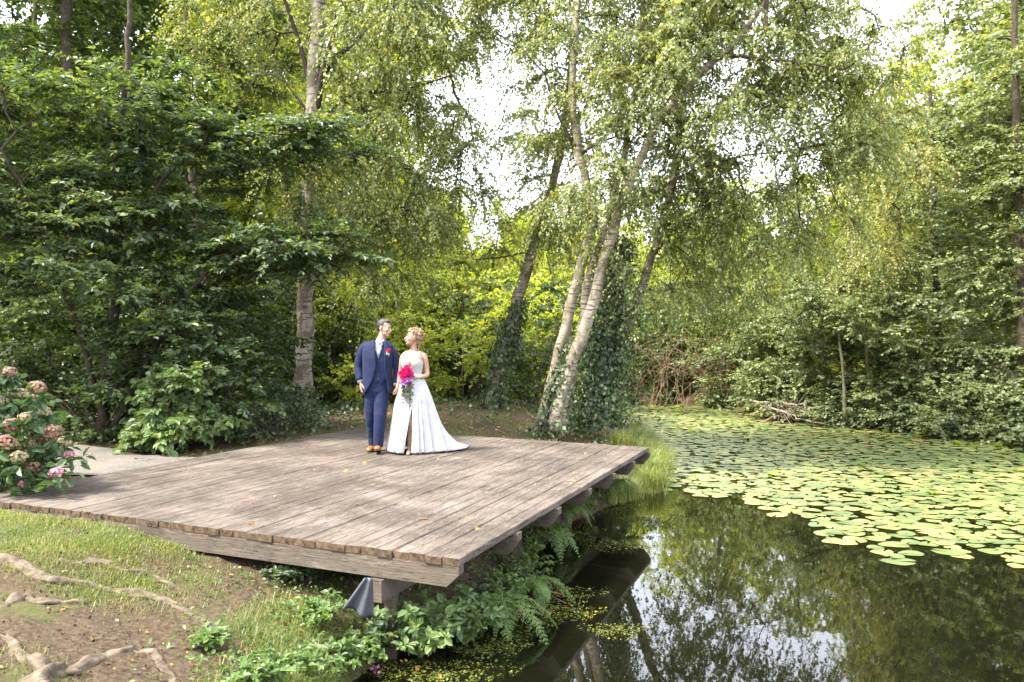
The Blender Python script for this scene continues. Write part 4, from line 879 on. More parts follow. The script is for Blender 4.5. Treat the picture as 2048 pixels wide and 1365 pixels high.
for px, py, lab in [(835, 1335, 'orange leaf floating at the bottom edge, right of the bank tip'), (880, 1350, 'yellow leaf floating right of the orange one')]:
    Y = F * 2.314 / (py - HOR); o = link('floating_leaf', dleaf); o.location = ((px - 1024) / F * Y, Y, WZ + .012); tag(o, lab, 'leaf')

# ------------------------------------------------------------------ fallen branches and bramble
def branchthing(name, label, paths, r0, mat, nsub=3, sub=.5, group=None, parentpt=None):
    base = np.array(paths[0][0]); root = empty(name, base, 0, label, name.split('_')[-1], group); g = Geo(); gt = Geo()
    for p in paths:
        sp = spline(p, 14) ; sp[1:-1] += rng.normal(0, r0 * 1.2, (12, 3)); g.tube(sp - base, np.linspace(r0, r0 * .35, 14), 6)
        for k in range(nsub):
            i = rng.integers(3, 13); d = unit(sp[min(i + 1, 13)] - sp[i - 1] + rng.normal(0, .25, 3) * sub); e = sp[i] + d * sub * rng.uniform(.5, 1.2) + np.array([0, 0, .05]); gt.tube(np.array([sp[i], (sp[i] + e) / 2 + rng.normal(0, .03, 3), e]) - base, [r0 * .4, r0 * .25, r0 * .12], 4)
    if gt.n: g.V += gt.V; [g.f.setdefault(k, []).extend([[i + g.n for i in f] for f in v]) for k, v in gt.f.items()]
    g.build('limb', mat, root)
GREYW = simple('dead_branch', (.22, .185, .15), .85, .2, .3, 12); REDW = simple('bramble_cane', (.22, .14, .10), .8, .2, .35, 9)
def wp(px, py, Y): return at(px, py, Y)
branchthing('fallen_branch', 'long bare grey branch lying on the pads below the right-hand bank', [[wp(1500, 800, 25), wp(1580, 815, 24), wp(1660, 835, 22.8), wp(1740, 856, 22.2)], [wp(1560, 805, 24), wp(1640, 820, 23.2), wp(1700, 815, 23)], [wp(1530, 810, 24.2), wp(1600, 838, 23), wp(1650, 848, 22.6)]], .035, GREYW, 9, 1.0)
branchthing('fallen_branch', 'brushwood of reddish dead twigs left of the long bare branch', [[wp(1520, 845, 24), wp(1575, 825, 23.8), wp(1640, 830, 23.6)], [wp(1545, 850, 23.7), wp(1600, 830, 23.6), wp(1650, 838, 23.2)], [wp(1500, 830, 24.5), wp(1560, 815, 24), wp(1610, 818, 24)]], .022, REDW, 14, .7)
bp = []
for i in range(34):
    px = rng.uniform(1270, 1500); Y = rng.uniform(29.3, 31); top = rng.uniform(655, 745); b = wp(px, 803, Y); b[2] = -.8
    bp.append([b, wp(px + rng.normal(0, 20), (top + 800) / 2, Y), wp(px + rng.normal(0, 35), top, Y - .3), wp(px + rng.normal(0, 75), top + rng.uniform(10, 60), Y - .8)])
branchthing('bramble_thicket', 'tangle of brown bramble canes at the far end of the pond', bp, .011, REDW, 6, .9)
branchthing('sunken_branch', 'thin reddish branch sticking out of the water behind the deck corner', [[np.array((.02, 7.9, -.8)), np.array((.12, 7.7, -.78)), np.array((.35, 7.35, -.83)), np.array((.5, 7.2, -.86))]], .014, REDW, 4, .3)
branchthing('sunken_branch', 'short brown stub leaning out of the water at the far end of the pond', [[at(1230, 790, 30), at(1238, 797, 29.8), at(1245, 806, 29.6)]], .04, REDW, 0)

# ------------------------------------------------------------------ the couple
SKIN_M = simple('skin_man', (.34, .19, .145), .5, .4, .08, 20); SKIN_W = simple('skin_woman', (.34, .2, .14), .5, .4, .08, 20)
def fabric(name, col, rough=.8, sc=60):
    m, nt, out = newmat(name); v = mapping(nt); nz = noise(nt, sc, 3, v); big = noise(nt, 7, 3, v)
    c = ramp(nt, [(.3, tuple(x * .82 for x in col)), (.7, tuple(min(.85, x * 1.12) for x in col))], mixc(nt, .5, nz, big))
    p = pbsdf(nt, out, c, rough, .25, bump(nt, big, .6, .03)); p.inputs['Sheen Weight'].default_value = .05; return m
NAVY = fabric('navy_wool', (.0045, .0105, .042)); NAVY2 = fabric('navy_waistcoat', (.0065, .014, .048)); WHITEC = fabric('white_cotton', (.45, .45, .47)); SILVER = fabric('silver_tie', (.26, .27, .29), .5, 140)
LACE = fabric('white_lace', (.36, .345, .33), .8, 160); CHIF = fabric('white_chiffon', (.40, .40, .41), .75, 30)
TAN = simple('tan_leather', (.26, .085, .02), .4, .5, .2, 20); SOLE = simple('dark_sole', (.03, .025, .02), .6)
HAIRM = simple('grey_hair', (.04, .034, .032), .6, .4, .35, 90, .5); HAIRW = simple('blonde_hair', (.25, .165, .095), .6, .4, .5, 70, .4)
EYEW = simple('eye_white', (.7, .68, .66), .3, .5, .02); IRIS = simple('iris_dark', (.05, .05, .06), .2, .5, .02); LIP = simple('lip_rose', (.55, .18, .16), .4, .4, .05); LIPM = simple('lip_pale', (.50, .25, .2), .5, .4, .05)
BROW = simple('eyebrow_brown', (.12, .09, .07), .8, .2, .05); PEARL = simple('silver_chain', (.7, .7, .7), .25, .6, .05); BTN = simple('button_dark', (.02, .02, .03), .35, .5, .05)

def head_geo(g, M, fem=False):
    s = .94 if fem else 1.0
    b = lambda c, r: g.ball(np.array(c) * s, np.array(r) * s, 18, M)
    b((0, .018, .036), (.075, .096, .082)); b((0, -.022, -.02), (.061, .07, .085)); b((0, -.03, -.072), (.047 if fem else .054, .052, .038)); b((0, -.072, -.096), (.018 if fem else .024, .018, .017))
    b((0, -.088, -.062), (.021, .012, .012)); b((0, -.078, .022), (.046, .016, .011)); b((.038, -.062, -.028), (.02, .022, .02)); b((-.038, -.062, -.028), (.02, .022, .02))
    for e in (1, -1): b((.077 * e, .008, -.012), (.009, .02, .033))
    P = np.array([(0, -.082, .012), (0, -.1, -.014), (0, -.113 if fem else -.118, -.034), (0, -.098, -.043)]) * s
    P = P @ np.array(M.to_3x3()).T + np.array(M.translation); g.tube(P, [.007, .010, .0135, .009], 8)
def face_parts(root, M, fem=False):
    s = .94 if fem else 1.0; R3 = np.array(M.to_3x3()); T = np.array(M.translation)
    for e in (1, -1):
        g = Geo(); g.ball(np.array((.031 * e, -.0835, .001)) * s, (.0105, .0065, .006), 12, M); eye = g.build('eye', EYEW, root, True)
        g = Geo(); g.ball(np.array((.031 * e, -.0878, .001)) * s, (.0062, .004, .0062), 10, M); g.build('iris', IRIS, eye, True)
        g = Geo(); P = np.array([(.013 * e, -.0955, .019), (.03 * e, -.0945, .026), (.047 * e, -.083, .02)]) * s @ R3.T + T; g.tube(spline(P, 7), .0042, 6, flat=.7); g.build('eyebrow', BROW, root, True)
    g = Geo(); P = np.array([(-.021, -.0945, -.0615), (-.008, -.1025, -.060), (0, -.1025, -.061), (.008, -.1025, -.060), (.021, -.0945, -.0615)]) * s @ R3.T + T; g.tube(P, [.002, .0058, .006, .0058, .002], 8); g.build('lips', LIP if fem else LIPM, root, True)
def hand_geo(g, w, d, nrm, side, curl=.5, s=1.0):
    """w wrist, d direction of the hand, nrm back of the hand, side towards the thumb"""
    w, d, nrm, side = (np.asarray(v, float) for v in (w, d, nrm, side)); d = unit(d); side = unit(side - d * side.dot(d)); nrm = unit(np.cross(d, side)) * (1 if np.dot(np.cross(d, side), nrm) > 0 else -1)
    g.tube([w - d * .03, w + d * .015, w + d * .05, w + d * .09], np.array([.027, .03, .04, .039]) * s, 12, flat=.42, up=nrm)
    for k, (o, L) in enumerate(((.029, .070), (.010, .080), (-.009, .074), (-.028, .058))):
        p = w + d * .083 * s + side * o * s; dd = d.copy(); P = [p - d * .01, p]
        for j, f in enumerate((.45, .3, .25)):
            a = curl * (.55 + .45 * j) ; dd = unit(dd * math.cos(a) - nrm * math.sin(a)); p = p + dd * L * f * s; P.append(p)
        g.tube(P, np.array([.0092, .0092, .0086, .0078, .0065]) * s, 8)
    p = w + d * .02 + side * .024 * s; g.tube([p, p + (side * .7 + d * .6 - nrm * .3) * .038 * s, p + (side * .75 + d * 1.35 - nrm * .7) * .05 * s, p + (side * .5 + d * 1.9 - nrm * 1.0) * .052 * s], np.array([.014, .012, .010, .0075]) * s, 8)
def ringshell(rows, n, off=0.0):
    """rows (z, cx, cy, rx, ry, thA, thB): open shell from thA round to thB; th=0 faces the camera"""
    P = []
    for z, cx, cy, rx, ry, a, b in rows:
        th = np.linspace(a, b, n); e = .85; s, c = np.sin(th), np.cos(th)
        P.append(np.stack([cx + (rx + off) * np.sign(s) * np.abs(s) ** e, cy - (ry + off) * np.sign(c) * np.abs(c) ** e, np.full(n, z)], -1))
    return np.array(P)
def rows_interp(keys, n):
    k = np.array(keys, float); z = np.linspace(k[0, 0], k[-1, 0], n); o = np.argsort(k[:, 0])
    return np.array([[zz] + [np.interp(zz, k[o, 0], k[o, j]) for j in range(1, k.shape[1])] for zz in z])

# ---- man
mx, my = (752 - 1024) / F * 11.0, 11.0
man = empty('person', (mx, my, .004), 0, 'man in a navy three-piece suit and tan shoes walking hand in hand with the woman', 'person')
MH = Matrix.Translation((.118, -.005, 1.715)) @ Matrix.Rotation(R(62), 4, 'Z') @ Matrix.Rotation(R(8), 4, 'X') @ Matrix.Rotation(R(4), 4, 'Y')
g = Geo(); head_geo(g, MH)
g.tube([(.045, .02, 1.46), (.065, .02, 1.54), (.095, .022, 1.62), (.112, .02, 1.68)], [.075, .062, .06, .055], 14)
g.loft([(.02, .01, .80, .13, .09), (.02, .01, .90, .16, .105), (.02, .0, 1.1, .165, .11), (.03, 0, 1.3, .18, .105), (.035, .01, 1.42, .17, .09), (.04, .01, 1.49, .09, .07)], 24)
armR = spline([(-.17, .01, 1.44), (-.215, .02, 1.33), (-.245, .03, 1.17), (-.225, -.01, 1.04), (-.205, -.04, .955)], 14); g.tube(armR, np.interp(np.linspace(0, 1, 14), [0, .3, .55, .7, 1], [.052, .046, .04, .04, .026]), 12)
armL = spline([(.21, .01, 1.40), (.26, .03, 1.29), (.292, .04, 1.13), (.29, .0, 1.0), (.283, -.03, .91)], 14); g.tube(armL, np.interp(np.linspace(0, 1, 14), [0, .3, .55, .7, 1], [.052, .046, .04, .04, .026]), 12)
hand_geo(g, (-.204, -.045, .955), (.12, -.2, -1), (-.85, -.6, 0), (.3, -1, -.1), .38, 1.08)
hand_geo(g, (.283, -.03, .915), (.18, -.12, -1), (-.7, -.8, 0), (.4, -1, 0), .75, 1.05)
legA = spline([(-.055, .01, .86), (-.065, .01, .68), (-.075, .03, .48), (-.07, .09, .28), (-.058, .13, .1)], 16); g.tube(legA, np.interp(np.linspace(0, 1, 16), [0, .5, .7, 1], [.078, .055, .052, .036]), 14)
legB = spline([(.08, .0, .86), (.08, -.04, .68), (.072, -.085, .49), (.06, -.10, .3), (.048, -.09, .1)], 16); g.tube(legB, np.interp(np.linspace(0, 1, 16), [0, .5, .7, 1], [.078, .055, .052, .036]), 14)
link('body', remesh(g.mesh('body'), .0055, 2), SKIN_M, man)
face_parts(man, MH)
g = Geo()
for c, r in (((0, .012, .085), (.070, .086, .042)), ((0, -.045, .098), (.05, .04, .022)), ((0, .062, .035), (.073, .062, .075)), ((.06, .03, .045), (.023, .06, .05)), ((-.06, .03, .045), (.023, .06, .05)), ((0, .085, -.02), (.05, .03, .04))): g.ball(c, r, 16, MH)
link('hair', remesh(g.mesh('hair'), .006, 2), HAIRM, man)
# trousers
g = Geo(); g.loft([(.02, .0, .78, .15, .105), (.02, .0, .84, .185, .128), (.02, 0, .92, .19, .13), (.02, 0, 1.02, .182, .125)], 28)
LA = np.vstack([legA[1:], [(-.056, .135, .09)]]); LB = np.vstack([legB[1:], [(.047, -.088, .085)]])
def pleat(n, base, k): t = np.linspace(0, 1, n); return base + .003 * np.sin(t * 29 + k) * t + .002 * np.sin(t * 61 + k)
g.tube(LA, pleat(16, np.interp(np.linspace(0, 1, 16), [0, .35, .6, 1], [.105, .085, .074, .062]), 0), 20)
g.tube(LB, pleat(16, np.interp(np.linspace(0, 1, 16), [0, .35, .6, 1], [.108, .09, .078, .066]), 2), 20)
for P_, x_ in ((LA, -1), (LB, 1)):                                    # crease down the front
    g.tube(P_[3:] + np.array([0, -.062, 0]), np.linspace(.014, .010, len(P_) - 3), 6)
link('trousers', remesh(g.mesh('trousers'), .007, 2), NAVY, man)
# shirt, tie, waistcoat
g = Geo(); g.loft([(.03, .0, 1.15, .165, .115), (.04, -.003, 1.3, .165, .117), (.045, .0, 1.40, .15, .11), (.05, .01, 1.47, .115, .095), (.055, .012, 1.51, .078, .075)], 28)
g.tube([(.056, .012, 1.495), (.066, .010, 1.53), (.074, .010, 1.55)], [.072, .067, .065], 18)
for e in (1, -1): g.add([(.066 + e * .01, -.078, 1.535), (.066 + e * .05, -.058, 1.556), (.066 + e * .07, -.04, 1.515), (.066 + e * .03, -.098, 1.475)], [(0, 1, 2, 3)])
sh = g.build('shirt', WHITEC, man, True)
g = Geo(); g.tube([armR[-3], armR[-2], armR[-1] + np.array([0, 0, .012])], .043, 14); g.build('shirt_cuff', WHITEC, man, True)
g = Geo(); g.tube([armL[-3], armL[-2], armL[-1] + np.array([0, 0, .012])], .042, 14); g.build('shirt_cuff', WHITEC, man, True)
g = Geo(); g.tube([(.068, -.098, 1.525), (.066, -.108, 1.505), (.064, -.112, 1.485)], [.017, .021, .014], 10, flat=.6, up=(0, 1, 0)); g.tube([(.064, -.112, 1.49), (.058, -.128, 1.40), (.054, -.130, 1.36), (.053, -.131, 1.325)], [.012, .022, .024, .018], 8, flat=.22, up=(0, 1, 0)); g.build('tie', SILVER, man, True)
P = []
for u in np.linspace(-1, 1, 41):
    th = u * 1.45; x = .04 + .178 * math.sin(th); vx = abs(x - .052); ztop = min(1.30 + max(0, vx - .004) * 2.9, 1.525); zb = 1.0 - (.06 if abs(vx) < .09 else .0) * (1 - abs(vx - .04) / .05 if abs(vx - .04) < .05 else 0)
    col_ = []
    for t in np.linspace(0, 1, 22):
        z = zb + (ztop - zb) * t; ry = np.interp(z, [.95, 1.1, 1.3, 1.4, 1.5], [.138, .138, .130, .118, .092]); rx = np.interp(z, [.95, 1.35, 1.45, 1.52], [.182, .182, .15, .10]); col_.append((.04 + rx * math.sin(th), .002 - ry * math.cos(th) ** .85 if math.cos(th) > 0 else .002, z))
    P.append(col_)
g = Geo(); g.grid(np.array(P)); w = g.build('waistcoat', NAVY2, man, True); w.modifiers.new('t', 'SOLIDIFY').thickness = .006
for z in (1.255, 1.195, 1.135, 1.075, 1.015):
    g = Geo(); g.ball((.052, -.146, z), (.0085, .004, .0085), 10); g.build('button', BTN, w, True)
# jacket: open shell, sleeves, lapels
def thx(x, cx, rx): return math.copysign(abs(min(.999, max(-.999, (x - cx) / rx))) ** (1 / .85), x - cx)
keys = [(1.545, .05, .015, .098, .085), (1.51, .035, .012, .165, .10), (1.47, .025, .01, .212, .118), (1.40, .025, .005, .218, .135), (1.3, .025, 0, .212, .15), (1.15, .022, 0, .203, .155), (1.05, .022, 0, .203, .158), (.95, .022, 0, .21, .16), (.86, .022, 0, .22, .165), (.82, .022, 0, .222, .166)]
rows = rows_interp(keys, 40); J = []
for z, cx, cy, rx, ry in rows:
    xl = np.interp(z, [.82, .9, 1.0, 1.07, 1.19, 1.45, 1.545], [-.135, -.075, -.02, .006, .026, .012, -.008]); xr = np.interp(z, [.82, .95, 1.15, 1.3, 1.45, 1.545], [.19, .175, .142, .135, .132, .122])
    J.append((z, cx, cy, rx, ry, math.asin(thx(xr, cx, rx)), 2 * math.pi + math.asin(thx(xl, cx, rx))))
PJ = ringshell(J, 60); PJ[..., 2] += np.interp(np.arange(60), [0, 30, 59], [0, .0, .03])[None] * (PJ[..., 2] < .9) * 0
g = Geo(); g.grid(PJ)
def sleeve(arm, r):
    t = np.linspace(0, 1, len(arm)); k = np.interp(t, [0, .2, .5, .9, 1], r) + .003 * np.sin(t * 33) * np.sin(t * 7 + 1) + .003 * np.sin(t * 57); g.tube(arm, k, 18)
sa = armR[:-1].copy(); sb = armL[:-1].copy(); sa = np.vstack([[(-.09, .012, 1.478)], [(-.135, .012, 1.468)], sa]); sb = np.vstack([[(.14, .012, 1.448)], [(.18, .012, 1.432)], sb]); sleeve(sa, [.048, .062, .058, .051, .049]); sleeve(sb, [.046, .060, .058, .052, .050])
jk = g.build('jacket', NAVY, man, True); m_ = jk.modifiers.new('t', 'SOLIDIFY'); m_.thickness = .007
for sgn in (-1, 1):
    P = []
    for z, cx, cy, rx, ry, a, b in J:
        if z < (1.11 if sgn < 0 else 1.12): continue
        wd_ = np.interp(z, [1.11, 1.3, 1.43, 1.45, 1.53], [.004, .045, .075, .055, .04]); e0 = (b - 2 * math.pi) if sgn < 0 else a
        ang = np.linspace(e0, e0 + sgn * wd_ / (rx * .9), 6); s_, c_ = np.sin(ang), np.cos(ang)
        P.append(np.stack([cx + (rx + .007) * np.sign(s_) * np.abs(s_) ** .85, cy - (ry + .016) * np.abs(c_) ** .85, np.full(6, z)], -1))
    g = Geo(); g.grid(np.array(P)); l = g.build('lapel', NAVY, jk, True); l.modifiers.new('t', 'SOLIDIFY').thickness = .006
g = Geo()
for a, b, c in ((.165, 1.372, 0), (.178, 1.378, 1), (.19, 1.368, 2)): g.add([(a, -.139, b - .03), (a + .018, -.136, b - .03), (a + .012, -.15, b + .012 - .006 * c), (a - .004, -.148, b + .006)], [(0, 1, 2, 3)])
ps = g.build('pocket_square', WHITEC, man); ps.modifiers.new('t', 'SOLIDIFY').thickness = .003
MAG = leafmat('petal_bright_magenta', [(0, (.42, .01, .10)), (1, (.68, .03, .22))], (1.4, 1, 1.2), .25, .6, .2); ORC = leafmat('petal_orchid', [(0, (.36, .06, .42)), (.7, (.55, .18, .62)), (1, (.75, .5, .8))], (1.3, 1.1, 1.3), .3, .6, .2)
def flower(name, c, r, n, mat, parent, bias=(0, -1, .2)):
    o = rdir(n); o = unit(o + np.array(bias) * .5); P = np.array(c) + o * r * rng.uniform(.35, .8, (n, 1)); A = unit(o * .5 + rdir(n) * .7); return link(name, leaf_mesh(name, P, A, o + rng.normal(0, .3, (n, 3)), np.full(n, r * .75), np.full(n, r * .8), True), mat, parent)
bt = flower('boutonniere', (.195, -.148, 1.40), .028, 60, leafmat('petal_red', [(0, (.3, .01, .04)), (1, (.5, .02, .08))], (1.2, 1, 1), .2), man)
P = np.array([.185, -.147, 1.37]) + rng.normal(0, .012, (14, 3)) * [1, .3, 1.3]; link('sprig', leaf_mesh('sprig', P, rdir(14), rdir(14), np.full(14, .028), np.full(14, .01)), L_hazel, bt)
def shoe(root, p, yaw, pitch, mat, L=.29):
    M = Matrix.Translation(p) @ Matrix.Rotation(R(yaw), 4, 'Z') @ Matrix.Rotation(R(pitch), 4, 'X'); T = lambda q: np.array([tuple(M @ Vector(v)) for v in q])
    g = Geo(); P = np.array([(0, .085, .048), (0, .05, .058), (0, .0, .055), (0, -.07, .045), (0, -.13, .036), (0, -.175, .03), (0, -.195, .026)]); g.tube(T(P), [.03, .042, .043, .046, .048, .037, .016], 16, flat=.8)
    P = np.array([(0, .03, .06), (0, .025, .1)]); g.tube(T(P), [.042, .04], 14); s = link('shoe', remesh(g.mesh('shoe'), .005, 3), mat, root)
    g = Geo(); pts = [(.0, .092), (.034, .07), (.036, 0), (.045, -.09), (.04, -.16), (0, -.202), (-.04, -.16), (-.045, -.09), (-.036, 0), (-.034, .07)]; k = len(pts)
    g.add(np.vstack([T([(x, y, 0) for x, y in pts]), T([(x, y, .016) for x, y in pts])]), [tuple(range(k))[::-1], tuple(range(k, 2 * k))] + [(i, (i + 1) % k, k + (i + 1) % k, k + i) for i in range(k)]); g.build('sole', SOLE, s)
shoe(man, (-.058, .15, .0), -12, 0, TAN); shoe(man, (.045, -.09, .012), 4, -14, TAN)

# ---- woman
wx, wy = (826 - 1024) / F * 10.95, 10.95
wom = empty('person', (wx, wy, .004), 0, 'woman in a long white dress with a train carrying the bouquet', 'person')
WH = Matrix.Translation((-.005, -.01, 1.577)) @ Matrix.Rotation(R(-66), 4, 'Z') @ Matrix.Rotation(R(-7), 4, 'X')
g = Geo(); head_geo(g, WH, True)
g.tube([(.01, .02, 1.33), (.008, .02, 1.40), (.008, .018, 1.47), (.012, .016, 1.54)], [.06, .046, .043, .046], 14)
g.loft([(.0, .01, .86, .15, .1), (0, .01, .95, .15, .105), (0, .0, 1.06, .118, .088), (-.008, 0, 1.16, .128, .092), (-.01, 0, 1.24, .14, .095), (0, .008, 1.31, .148, .085), (.006, .012, 1.36, .13, .066), (.008, .015, 1.395, .065, .05)], 24)
for x in (-.072, .048): g.ball((x, -.078, 1.225), (.058, .052, .058), 14)
aR = spline([(.06, .014, 1.372), (.115, .012, 1.352), (.158, .012, 1.30), (.182, .03, 1.16), (.188, .01, 1.07), (.13, -.09, 1.045), (.055, -.15, 1.035)], 18); g.tube(aR, np.interp(np.linspace(0, 1, 18), [0, .2, .5, .66, 1], [.035, .044, .036, .035, .021]), 12)
hand_geo(g, (.055, -.152, 1.035), (-1, -.25, .05), (0, -.9, .4), (0, -.2, 1), .7, .88)
aL = spline([(-.05, .014, 1.372), (-.1, .015, 1.352), (-.143, .02, 1.30), (-.17, .03, 1.15), (-.19, .01, 1.02), (-.208, -.02, .905)], 16); g.tube(aL, np.interp(np.linspace(0, 1, 16), [0, .22, .55, .68, 1], [.034, .043, .035, .033, .021]), 12)
hand_geo(g, (-.208, -.02, .91), (-.1, -.1, -1), (.8, -.5, 0), (0, -1, 0), .75, .88)
lg = spline([(-.06, .0, .9), (-.05, -.05, .68), (-.02, -.13, .47), (-.025, -.11, .28), (-.03, -.12, .09)], 16); g.tube(lg, np.interp(np.linspace(0, 1, 16), [0, .5, .7, 1], [.082, .055, .05, .032]), 14); g.tube([(-.03, -.12, .1), (-.03, -.14, .05), (-.032, -.2, .03), (-.034, -.25, .022)], [.032, .034, .032, .022], 12, flat=.7)
lg2 = spline([(.06, .02, .9), (.06, .03, .68), (.055, .06, .47), (.05, .13, .28), (.05, .2, .09)], 16); g.tube(lg2, np.interp(np.linspace(0, 1, 16), [0, .5, .7, 1], [.082, .055, .05, .032]), 14); g.tube([(.05, .2, .1), (.05, .18, .05), (.052, .12, .03), (.052, .08, .022)], [.032, .034, .032, .022], 12, flat=.7)
link('body', remesh(g.mesh('body'), .0055, 2), SKIN_W, wom); face_parts(wom, WH, True)
# hair: pinned-up curls
g = Geo(); WR = WH.to_3x3()
for c, r in (((0, .02, .06), (.078, .088, .06)), ((0, .078, .008), (.068, .058, .075)), ((0, .09, -.045), (.05, .04, .05)), ((0, -.03, .088), (.055, .05, .024))): g.ball(c, r, 16, WH)
for k in range(230):
    o = rdir(1)[0]; o[1] += .45; o[2] += .35; o = unit(o)
    if (o[1] < -.45 and o[2] < .75) or o[2] < -.55: continue
    c = np.array([.084, .106, .088]) * o * rng.uniform(.95, 1.16) + np.array([0, .026, .03]); t = np.linspace(0, 1, 9); rr_ = rng.uniform(.009, .017); a1 = rdir(1)[0]; a2 = unit(np.cross(a1, o)); ax = o * .6 + rdir(1)[0] * .5
    P = c + np.outer(np.cos(t * 8), a1) * rr_ + np.outer(np.sin(t * 8), a2) * rr_ + np.outer(t, ax) * .025; P = P @ np.array(WR).T + np.array(WH.translation); g.tube(P, .0052, 5)
for k in range(16):                               # loose ringlets at the nape and temple
    a = rng.uniform(.35, 1.9) if k < 12 else -rng.uniform(.3, .8); c = np.array([.07 * math.cos(a) * rng.choice([-1, 1]), .045 + .055 * math.sin(abs(a)), -.02 - .02 * rng.random()]); t = np.linspace(0, 1, 22); L = rng.uniform(.06, .13)
    P = c + np.stack([.010 * np.cos(t * 17 + k), .010 * np.sin(t * 17 + k) + .02 * t, -L * t], -1); P = P @ np.array(WR).T + np.array(WH.translation); g.tube(P, .0048, 5)
g.build('hair', HAIRW, wom, True)
# dress
def bod_r(z): return np.interp(z, [1.04, 1.07, 1.15, 1.21, 1.26, 1.32], [.129, .127, .138, .152, .158, .156]), np.interp(z, [1.04, 1.07, 1.15, 1.21, 1.26, 1.32], [.1, .098, .118, .138, .135, .105])
P = []
for th in np.linspace(0, 2 * math.pi, 72, endpoint=False):
    a = ((th + math.pi) % (2 * math.pi)) - math.pi; aa = abs(a + .08); zt = 1.17 + .14 * min(1, aa / .62) if aa < .62 else (1.31 - .07 * min(1, (aa - .62) / .8) if aa < 1.42 else 1.24 - .06 * min(1, (aa - 1.42) / .8))
    col_ = []
    for t in np.linspace(0, 1, 16):
        z = 1.03 + (zt - 1.03) * t; rx, ry = bod_r(z); cup = .012 * math.exp(-((aa - .52) / .3) ** 2 - ((z - 1.225) / .05) ** 2); col_.append((-.008 + (rx + cup) * math.sin(a), .002 - (ry + cup) * math.cos(a), z))
    P.append(col_)
g = Geo(); g.grid(np.array(P), cu=True); bodice = g.build('bodice', LACE, wom, True); bodice.modifiers.new('t', 'SOLIDIFY').thickness = .004
for pts in ([(-.1, -.105, 1.30), (-.098, -.07, 1.36), (-.09, .0, 1.395), (-.085, .06, 1.33), (-.09, .09, 1.23)], [(.078, -.112, 1.30), (.092, -.075, 1.36), (.098, .0, 1.39), (.09, .06, 1.33), (.09, .09, 1.23)]):
    g = Geo(); g.tube(spline(pts, 14), .006, 6); g.build('strap', LACE, wom, True)
def floorR(a):                                   # hem radius by direction; th=0 faces the camera, + to the right
    return np.interp(a, [-math.pi, -2.4, -1.57, -.8, 0, .7, 1.2, 1.57, 1.9, 2.25, 2.6, math.pi], [.55, .42, .345, .30, .27, .27, .34, .50, .74, .92, .82, .55])
P = []; nth = 260; NT = 44
ths = np.linspace(0, 2 * math.pi, nth)
for t in np.linspace(0, 1, NT):
    z = 1.055 * (1 - t); gap = np.interp(t, [0, .40, .5, .8, 1], [0, 0, .06, .16, .2]); cen = np.interp(t, [0, .4, 1], [.06, .06, -.16])
    th = cen + gap + ths / (2 * math.pi) * (2 * math.pi - 2 * gap); a = ((th + math.pi) % (2 * math.pi)) - math.pi; Rf = floorR(a)
    p = np.interp(Rf, [.3, .5, .95], [.92, 1.0, 2.5]); w0x, w0y = .128, .100; r0 = 1 / np.sqrt((np.sin(a) / w0x) ** 2 + (np.cos(a) / w0y) ** 2)
    hip = .045 * np.sin(np.clip(t / .35, 0, 1) * math.pi / 2); r = r0 + hip * (1 - t) + (Rf - r0) * t ** p
    pl = (.45 * np.sin(19 * a + 2 * np.sin(2 * a)) + .35 * np.sin(31 * a + 1.3) + .3 * np.sin(47 * a + t * 2)); r = r * (1 + .10 * t ** .7 * pl * np.interp(Rf, [.3, .9], [1, .45]))
    zz = np.full(nth, z) + .012 + (.015 * np.clip(pl, -1, 1) + .012) * t ** 6
    zz = np.where(Rf > .5, zz - (Rf - .5) * .55 * math.sin(math.pi * t) * .6, zz); zz = np.maximum(zz, .012 + .012 * (1 + pl) * (Rf > .5))
    P.append(np.stack([r * np.sin(a), -r * np.cos(a), zz], -1))
g = Geo(); g.grid(np.array(P)); skirt = g.build('skirt', CHIF, wom, True); skirt.modifiers.new('t', 'SOLIDIFY').thickness = .003
g = Geo(); th = np.linspace(0, 2 * math.pi, 40)[:, None]; P = [( .130 * math.sin(a), -.103 * math.cos(a), z) for z in (1.035, 1.085) for a in np.linspace(0, 2 * math.pi, 48, endpoint=False)]
g.grid(np.array(P).reshape(2, 48, 3), cv=True); b_ = g.build('waistband', LACE, wom, True); b_.modifiers.new('t', 'SOLIDIFY').thickness = -.004
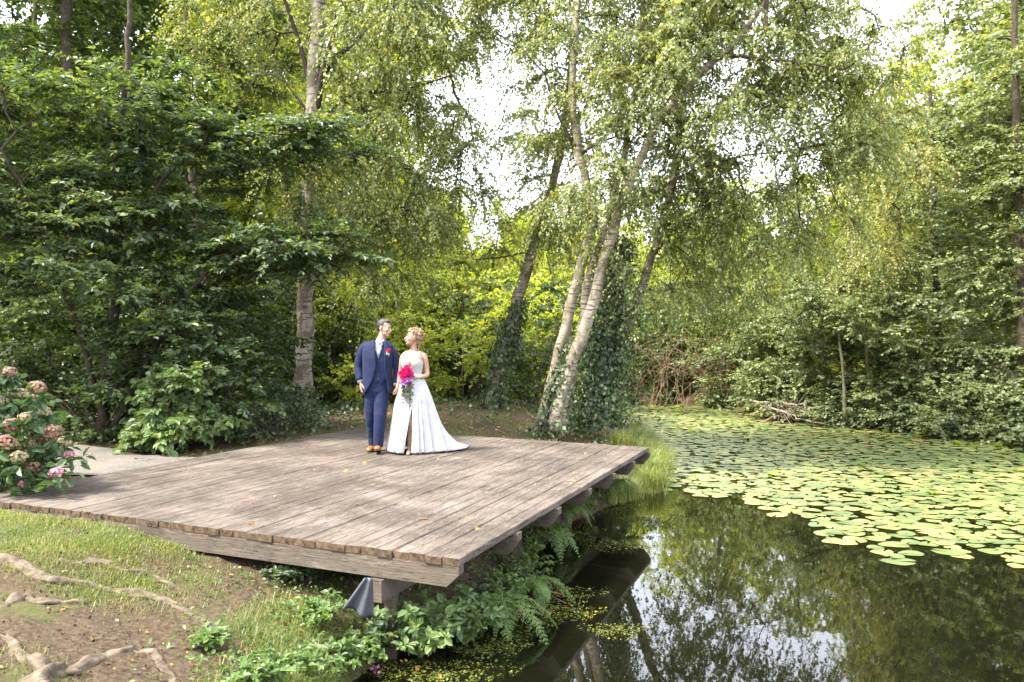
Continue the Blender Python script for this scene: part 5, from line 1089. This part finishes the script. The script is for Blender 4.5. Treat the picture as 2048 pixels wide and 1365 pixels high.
g = Geo(); a = np.linspace(-2.6, 2.6, 40); g.tube(np.stack([.006 + .062 * np.sin(a) * 1.05, .012 - .072 * np.cos(a), 1.392 - .038 * np.cos(a)], -1), .0035, 6); g.build('necklace', PEARL, wom, True)
g = Geo(); g.tube([(-.03, -.12, .022), (-.032, -.2, .014), (-.034, -.262, .012)], [.03, .033, .022], 12, flat=.3); g.tube([(-.062, -.19, .03), (-.033, -.205, .062), (-.002, -.19, .03)], .008, 6); g.build('sandal', simple('rose_leather', (.42, .25, .22), .4, .5), wom, True)

# ---- bouquet, held
bq = empty('bouquet', (wx - .07, wy - .2, 1.065), 0, 'cascading bouquet of magenta peonies and purple orchids held by the woman', 'bouquet')
for c in ((-.02, 0, .07), (.035, -.01, .075), (-.055, -.005, .03), (.0, -.035, .03), (.05, -.01, .02), (-.03, -.03, -.01), (.015, -.01, .10)): flower('peony', c, .042, 90, MAG, bq)
for c in ((.01, -.03, -.05), (.05, -.01, -.04), (-.04, -.01, -.07), (.03, 0, -.085), (-.03, -.01, -.105), (-.01, -.02, -.085), (.065, 0, -.005)): flower('orchid', c, .036, 22, ORC, bq)
g = Geo(); Ps = []
for k in range(9):
    e = np.array([rng.uniform(-.07, .09), rng.uniform(-.03, .02), -rng.uniform(.22, .46)]); P = spline([(0, 0, 0), e * np.array([.8, 1, .35]), e * np.array([.6, 1, .7]), e], 14); g.tube(P, .002, 4); Ps.append(np.repeat(P[3:], 4, 0))
for k in range(12): a = k / 12 * 6.28; Ps.append(np.array([[.085 * math.cos(a), .01, .085 * math.sin(a) + .02]] * 3) * rng.uniform(.85, 1.1, (3, 1)))
g.tube([(0, 0, .03), (.04, .03, -.06), (.06, .05, -.12)], .014, 8)
g.build('stem', STEMG, bq); P = np.concatenate(Ps); n = len(P); P = P + rng.normal(0, .01, (n, 3)); L = rng.uniform(.02, .042, n); link('greenery', leaf_mesh('greenery', P, rdir(n, -.3), rdir(n), L, L * .55, True), L_ivy, bq)
flower('small_flower', (-.035, -.02, -.26), .018, 24, MAG, bq)
